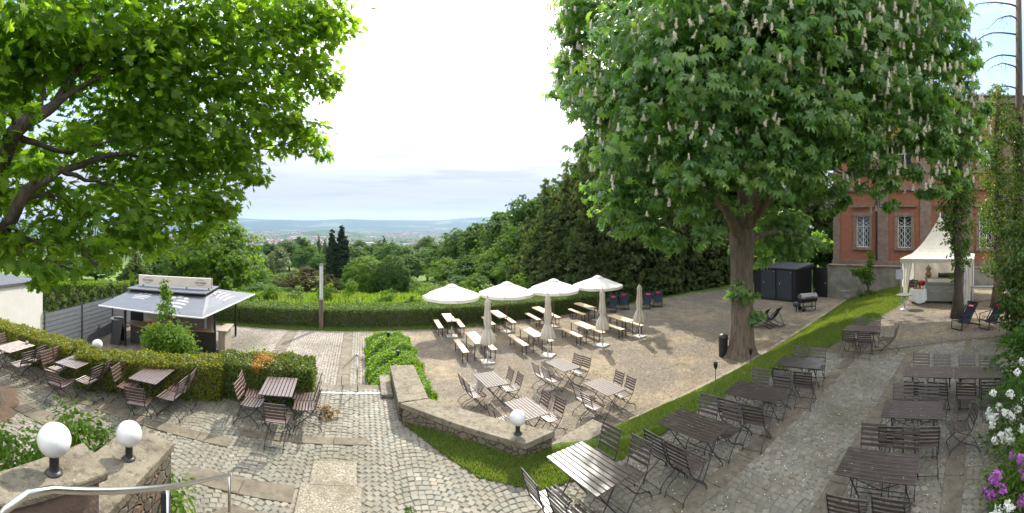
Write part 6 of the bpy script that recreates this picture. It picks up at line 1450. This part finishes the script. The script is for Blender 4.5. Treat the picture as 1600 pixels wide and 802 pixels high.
# ---------------------------------------------------------------- far country
fg_ = np.random.default_rng(101)
def far_woods():
    rng = fg_; N = 5200
    a = rng.uniform(-1.15, .30, N); d = 170*np.exp(rng.random(N)*2.75); x, y = d*np.sin(a), d*np.cos(a)
    dens = np.sin(x*.012+1)*np.sin(y*.010)+.8*np.sin(x*.0041)*np.cos(y*.0033+.5)+rng.normal(0, .35, N); k = dens > -.15
    k &= ~((np.hypot(x+165, y-255) < 55))
    x, y, d = x[k], y[k], d[k]; z = terrain(x, y); n = len(x); hh = rng.uniform(7, 14, n)*(.8+.3*(d > 600))
    m = 46; t = rng.integers(0, n, n*m); dirs = norm(rng.normal(size=(n*m, 3))); dirs[:, 2] = np.abs(dirs[:, 2])*.9+dirs[:, 2]*.1
    P = np.stack([x[t], y[t], z[t]+hh[t]*.38], -1)+dirs*np.stack([hh[t]*.46, hh[t]*.46, hh[t]*.6], -1)*rng.uniform(.75, 1.05, n*m)[:, None]
    V_, F_, R_ = scatter(P, dirs+rng.normal(0, .35, dirs.shape), hh[t]*.30, (T_LEAF[0]*np.array([1.3, 1, 1])-np.array([0, .5, 0]), T_LEAF[1]), None, rng)
    R_ = np.repeat(rng.random(n)[t], 4)*.75+R_*.25
    tag(link('far_woods', np_mesh('far_woods', V_, F_, R_), M['farleaf']), kind='stuff')
M['farleaf'] = leaf('far_foliage', [(.03, .07, .02), (.045, .095, .026), (.065, .125, .03), (.09, .14, .04)], .35)
far_woods()
def far_town():
    rng = fg_; mb = MB(); r_ = random.Random(9)
    for k in range(1500):
        a = r_.uniform(-1.1, .2); d = r_.choice([r_.uniform(1300, 2600), r_.uniform(2200, 4600), r_.uniform(3200, 6500)])
        x, y = d*math.sin(a), d*math.cos(a)
        if math.sin(x*.0035+1)*math.sin(y*.0024+2) < -.25: continue
        w, l, h = r_.uniform(9, 20), r_.uniform(10, 34), r_.uniform(5, 11)
        if r_.random() < .04: w, l, h = 14, 20, r_.uniform(18, 34)
        if r_.random() < .03: w, l, h = 40, 110, 9
        z = tz(x, y); rot = Matrix.Rotation(r_.uniform(0, 3.1), 3, 'Z'); mb.m = 0; mb.box((x, y, z+h/2-1), (l, w, h+2), rot)
        if h < 12 and l < 40:
            mb.m = 1 if r_.random() < .7 else 2; P = [rot @ Vector(q) for q in ((-l/2, -w/2, 0), (l/2, -w/2, 0), (l/2, w/2, 0), (-l/2, w/2, 0), (-l/2, 0, w*.38), (l/2, 0, w*.38))]; mb.add([Vector((x, y, z+h))+p for p in P], [(0, 1, 5, 4), (2, 3, 4, 5), (1, 2, 5), (3, 0, 4)])
    tag(mb.build('far_town', [M['far_house'], plain('roof_tiles', (.26, .10, .06), (.18, .07, .05), .8), M['slate']]), kind='stuff')
far_town()
# ploughed field draped on the slope
mb = MB(); n = 12
P0 = [(at_[0], at_[1]) for at_ in [pol(384, 410, 250).xy, pol(446, 410, 232).xy, pol(440, 405, 300).xy, pol(378, 405, 310).xy]]
vs = []
for i in range(n+1):
    for j in range(n+1):
        s, t_ = i/n, j/n; x = (1-t_)*((1-s)*P0[0][0]+s*P0[1][0])+t_*((1-s)*P0[3][0]+s*P0[2][0]); y = (1-t_)*((1-s)*P0[0][1]+s*P0[1][1])+t_*((1-s)*P0[3][1]+s*P0[2][1]); vs.append((x, y, tz(x, y)+1.2))
mb.add(vs, [(i*(n+1)+j, (i+1)*(n+1)+j, (i+1)*(n+1)+j+1, i*(n+1)+j+1) for i in range(n) for j in range(n)])
tag(mb.build('field', plain('ploughed_earth', (.30, .20, .13), (.24, .155, .10), .95, .2)), kind='structure')
# ---------------------------------------------------------------- air
HAZE = 4.6e-5
if HAZE:
    mb = MB(); mb.box((0, 7000, 85), (23000, 15000, 470)); hz = mb.build('haze'); hz['kind'] = 'stuff'
    m = bpy.data.materials.new('air'); m.use_nodes = True; nt = m.node_tree; nt.nodes.remove(nt.nodes['Principled BSDF'])
    pv = nt.nodes.new('ShaderNodeVolumePrincipled'); pv.inputs['Color'].default_value = (.42, .58, .94, 1); pv.inputs['Density'].default_value = HAZE; pv.inputs['Anisotropy'].default_value = .3
    nt.links.new(pv.outputs[0], nt.nodes['Material Output'].inputs['Volume']); hz.data.materials.append(m)
# ---------------------------------------------------------------- sky, sun, camera
SUN_AZ, SUN_EL = R(3), R(45)
w = bpy.data.worlds.new('World'); S.world = w; w.use_nodes = True; nt = w.node_tree; bg = nt.nodes['Background']
sky = nt.nodes.new('ShaderNodeTexSky'); sky.sky_type = 'NISHITA'; sky.sun_disc = False; sky.sun_elevation = SUN_EL; sky.sun_rotation = SUN_AZ; sky.air_density = 1.0; sky.dust_density = 1.6; sky.ozone_density = 1.5
tc = nt.nodes.new('ShaderNodeTexCoord')
def wn(t, **k):
    x = nt.nodes.new(t)
    for a, v in k.items(): setattr(x, a, v)
    return x
def wnoise(scale, sc, det, rough, lo, hi):
    mp = wn('ShaderNodeMapping'); mp.inputs['Scale'].default_value = scale; nt.links.new(tc.outputs['Generated'], mp.inputs['Vector'])
    nz = wn('ShaderNodeTexNoise'); nz.inputs['Scale'].default_value = sc; nz.inputs['Detail'].default_value = det; nz.inputs['Roughness'].default_value = rough; nt.links.new(mp.outputs[0], nz.inputs['Vector'])
    rp = wn('ShaderNodeMapRange', interpolation_type='SMOOTHSTEP'); rp.inputs['From Min'].default_value = lo; rp.inputs['From Max'].default_value = hi; nt.links.new(nz.outputs['Fac'], rp.inputs['Value']); return rp.outputs[0]
def wmix(f, a, col):
    mx = wn('ShaderNodeMix', data_type='RGBA'); nt.links.new(f, mx.inputs[0]); nt.links.new(a, mx.inputs[6]); mx.inputs[7].default_value = (*col, 1); return mx.outputs[2]
def wmul(a, b):
    m = wn('ShaderNodeMath', operation='MULTIPLY'); nt.links.new(a, m.inputs[0])
    if isinstance(b, (int, float)): m.inputs[1].default_value = b
    else: nt.links.new(b, m.inputs[1])
    return m.outputs[0]
sx = wn('ShaderNodeSeparateXYZ'); nt.links.new(tc.outputs['Generated'], sx.inputs[0])
low = wn('ShaderNodeMapRange', interpolation_type='SMOOTHSTEP'); low.inputs['From Min'].default_value = .42; low.inputs['From Max'].default_value = .08; nt.links.new(sx.outputs[2], low.inputs['Value'])
c = wmix(wmul(wnoise((1.2, 1.2, 4), 1.2, 6, .55, .42, .75), .6), sky.outputs[0], (6.4, 6.6, 6.9))
dp = wn('ShaderNodeVectorMath', operation='DOT_PRODUCT'); nt.links.new(tc.outputs['Generated'], dp.inputs[0]); dp.inputs[1].default_value = (math.sin(SUN_AZ)*math.cos(SUN_EL), math.cos(SUN_AZ)*math.cos(SUN_EL), math.sin(SUN_EL))
gl = wn('ShaderNodeMapRange', interpolation_type='SMOOTHSTEP'); gl.inputs['From Min'].default_value = .60; gl.inputs['From Max'].default_value = 1.0; nt.links.new(dp.outputs['Value'], gl.inputs['Value'])
c = wmix(wmul(gl.outputs[0], .8), c, (13, 13, 12.6))
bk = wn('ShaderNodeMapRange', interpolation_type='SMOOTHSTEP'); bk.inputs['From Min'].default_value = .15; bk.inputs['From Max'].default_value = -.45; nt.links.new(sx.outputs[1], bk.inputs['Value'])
c = wmix(wmul(wmul(wnoise((1.2, 1.2, 2), 1.6, 5, .5, .25, .6), bk.outputs[0]), .85), c, (8.6, 8.6, 8.5))  # unseen bright cloud bank behind the camera, added to fill the shade
c = wmix(wmul(low.outputs[0], 1.0), c, (1.85, 1.96, 2.14))
c = wmix(wmul(wmul(wnoise((1.5, 1.5, 22), 2.2, 7, .6, .48, .66), low.outputs[0]), .65), c, (1.55, 1.70, 1.96))
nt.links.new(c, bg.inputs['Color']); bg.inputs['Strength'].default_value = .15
sd = bpy.data.lights.new('sun', 'SUN'); sd.energy = 2.8; sd.angle = R(.53); sd.color = (1, .94, .82); so = bpy.data.objects.new('sun', sd); COL.objects.link(so)
so.rotation_euler = Vector((-math.sin(SUN_AZ)*math.cos(SUN_EL), -math.cos(SUN_AZ)*math.cos(SUN_EL), -math.sin(SUN_EL))).to_track_quat('-Z', 'Y').to_euler()
cd = bpy.data.cameras.new('camera'); cam = bpy.data.objects.new('camera', cd); COL.objects.link(cam); S.camera = cam
cam.location = (0, 0, H); cam.rotation_euler = (PI/2, 0, 0); cd.type = 'PANO'; cd.panorama_type = 'CENTRAL_CYLINDRICAL'
cd.central_cylindrical_range_u_min = -800/F; cd.central_cylindrical_range_u_max = 800/F
cd.central_cylindrical_range_v_min = -(802-YH)/F; cd.central_cylindrical_range_v_max = YH/F; cd.central_cylindrical_radius = 1.0
cd.clip_start = .05; cd.clip_end = 40000
S.render.engine = 'CYCLES'; S.view_settings.view_transform = 'Standard'; S.view_settings.look = 'None'; S.view_settings.gamma = 1; S.view_settings.exposure = 1.45; S.view_settings.use_curve_mapping = False
cy = S.cycles; cy.use_denoising = True; cy.denoiser = 'OPENIMAGEDENOISE'; cy.max_bounces = 10; cy.diffuse_bounces = 7; cy.glossy_bounces = 3; cy.transmission_bounces = 7; cy.volume_bounces = 1; cy.transparent_max_bounces = 8; cy.sample_clamp_indirect = 6
cy.use_adaptive_sampling = True; cy.adaptive_threshold = .015; cy.volume_step_rate = 1; cy.volume_max_steps = 64
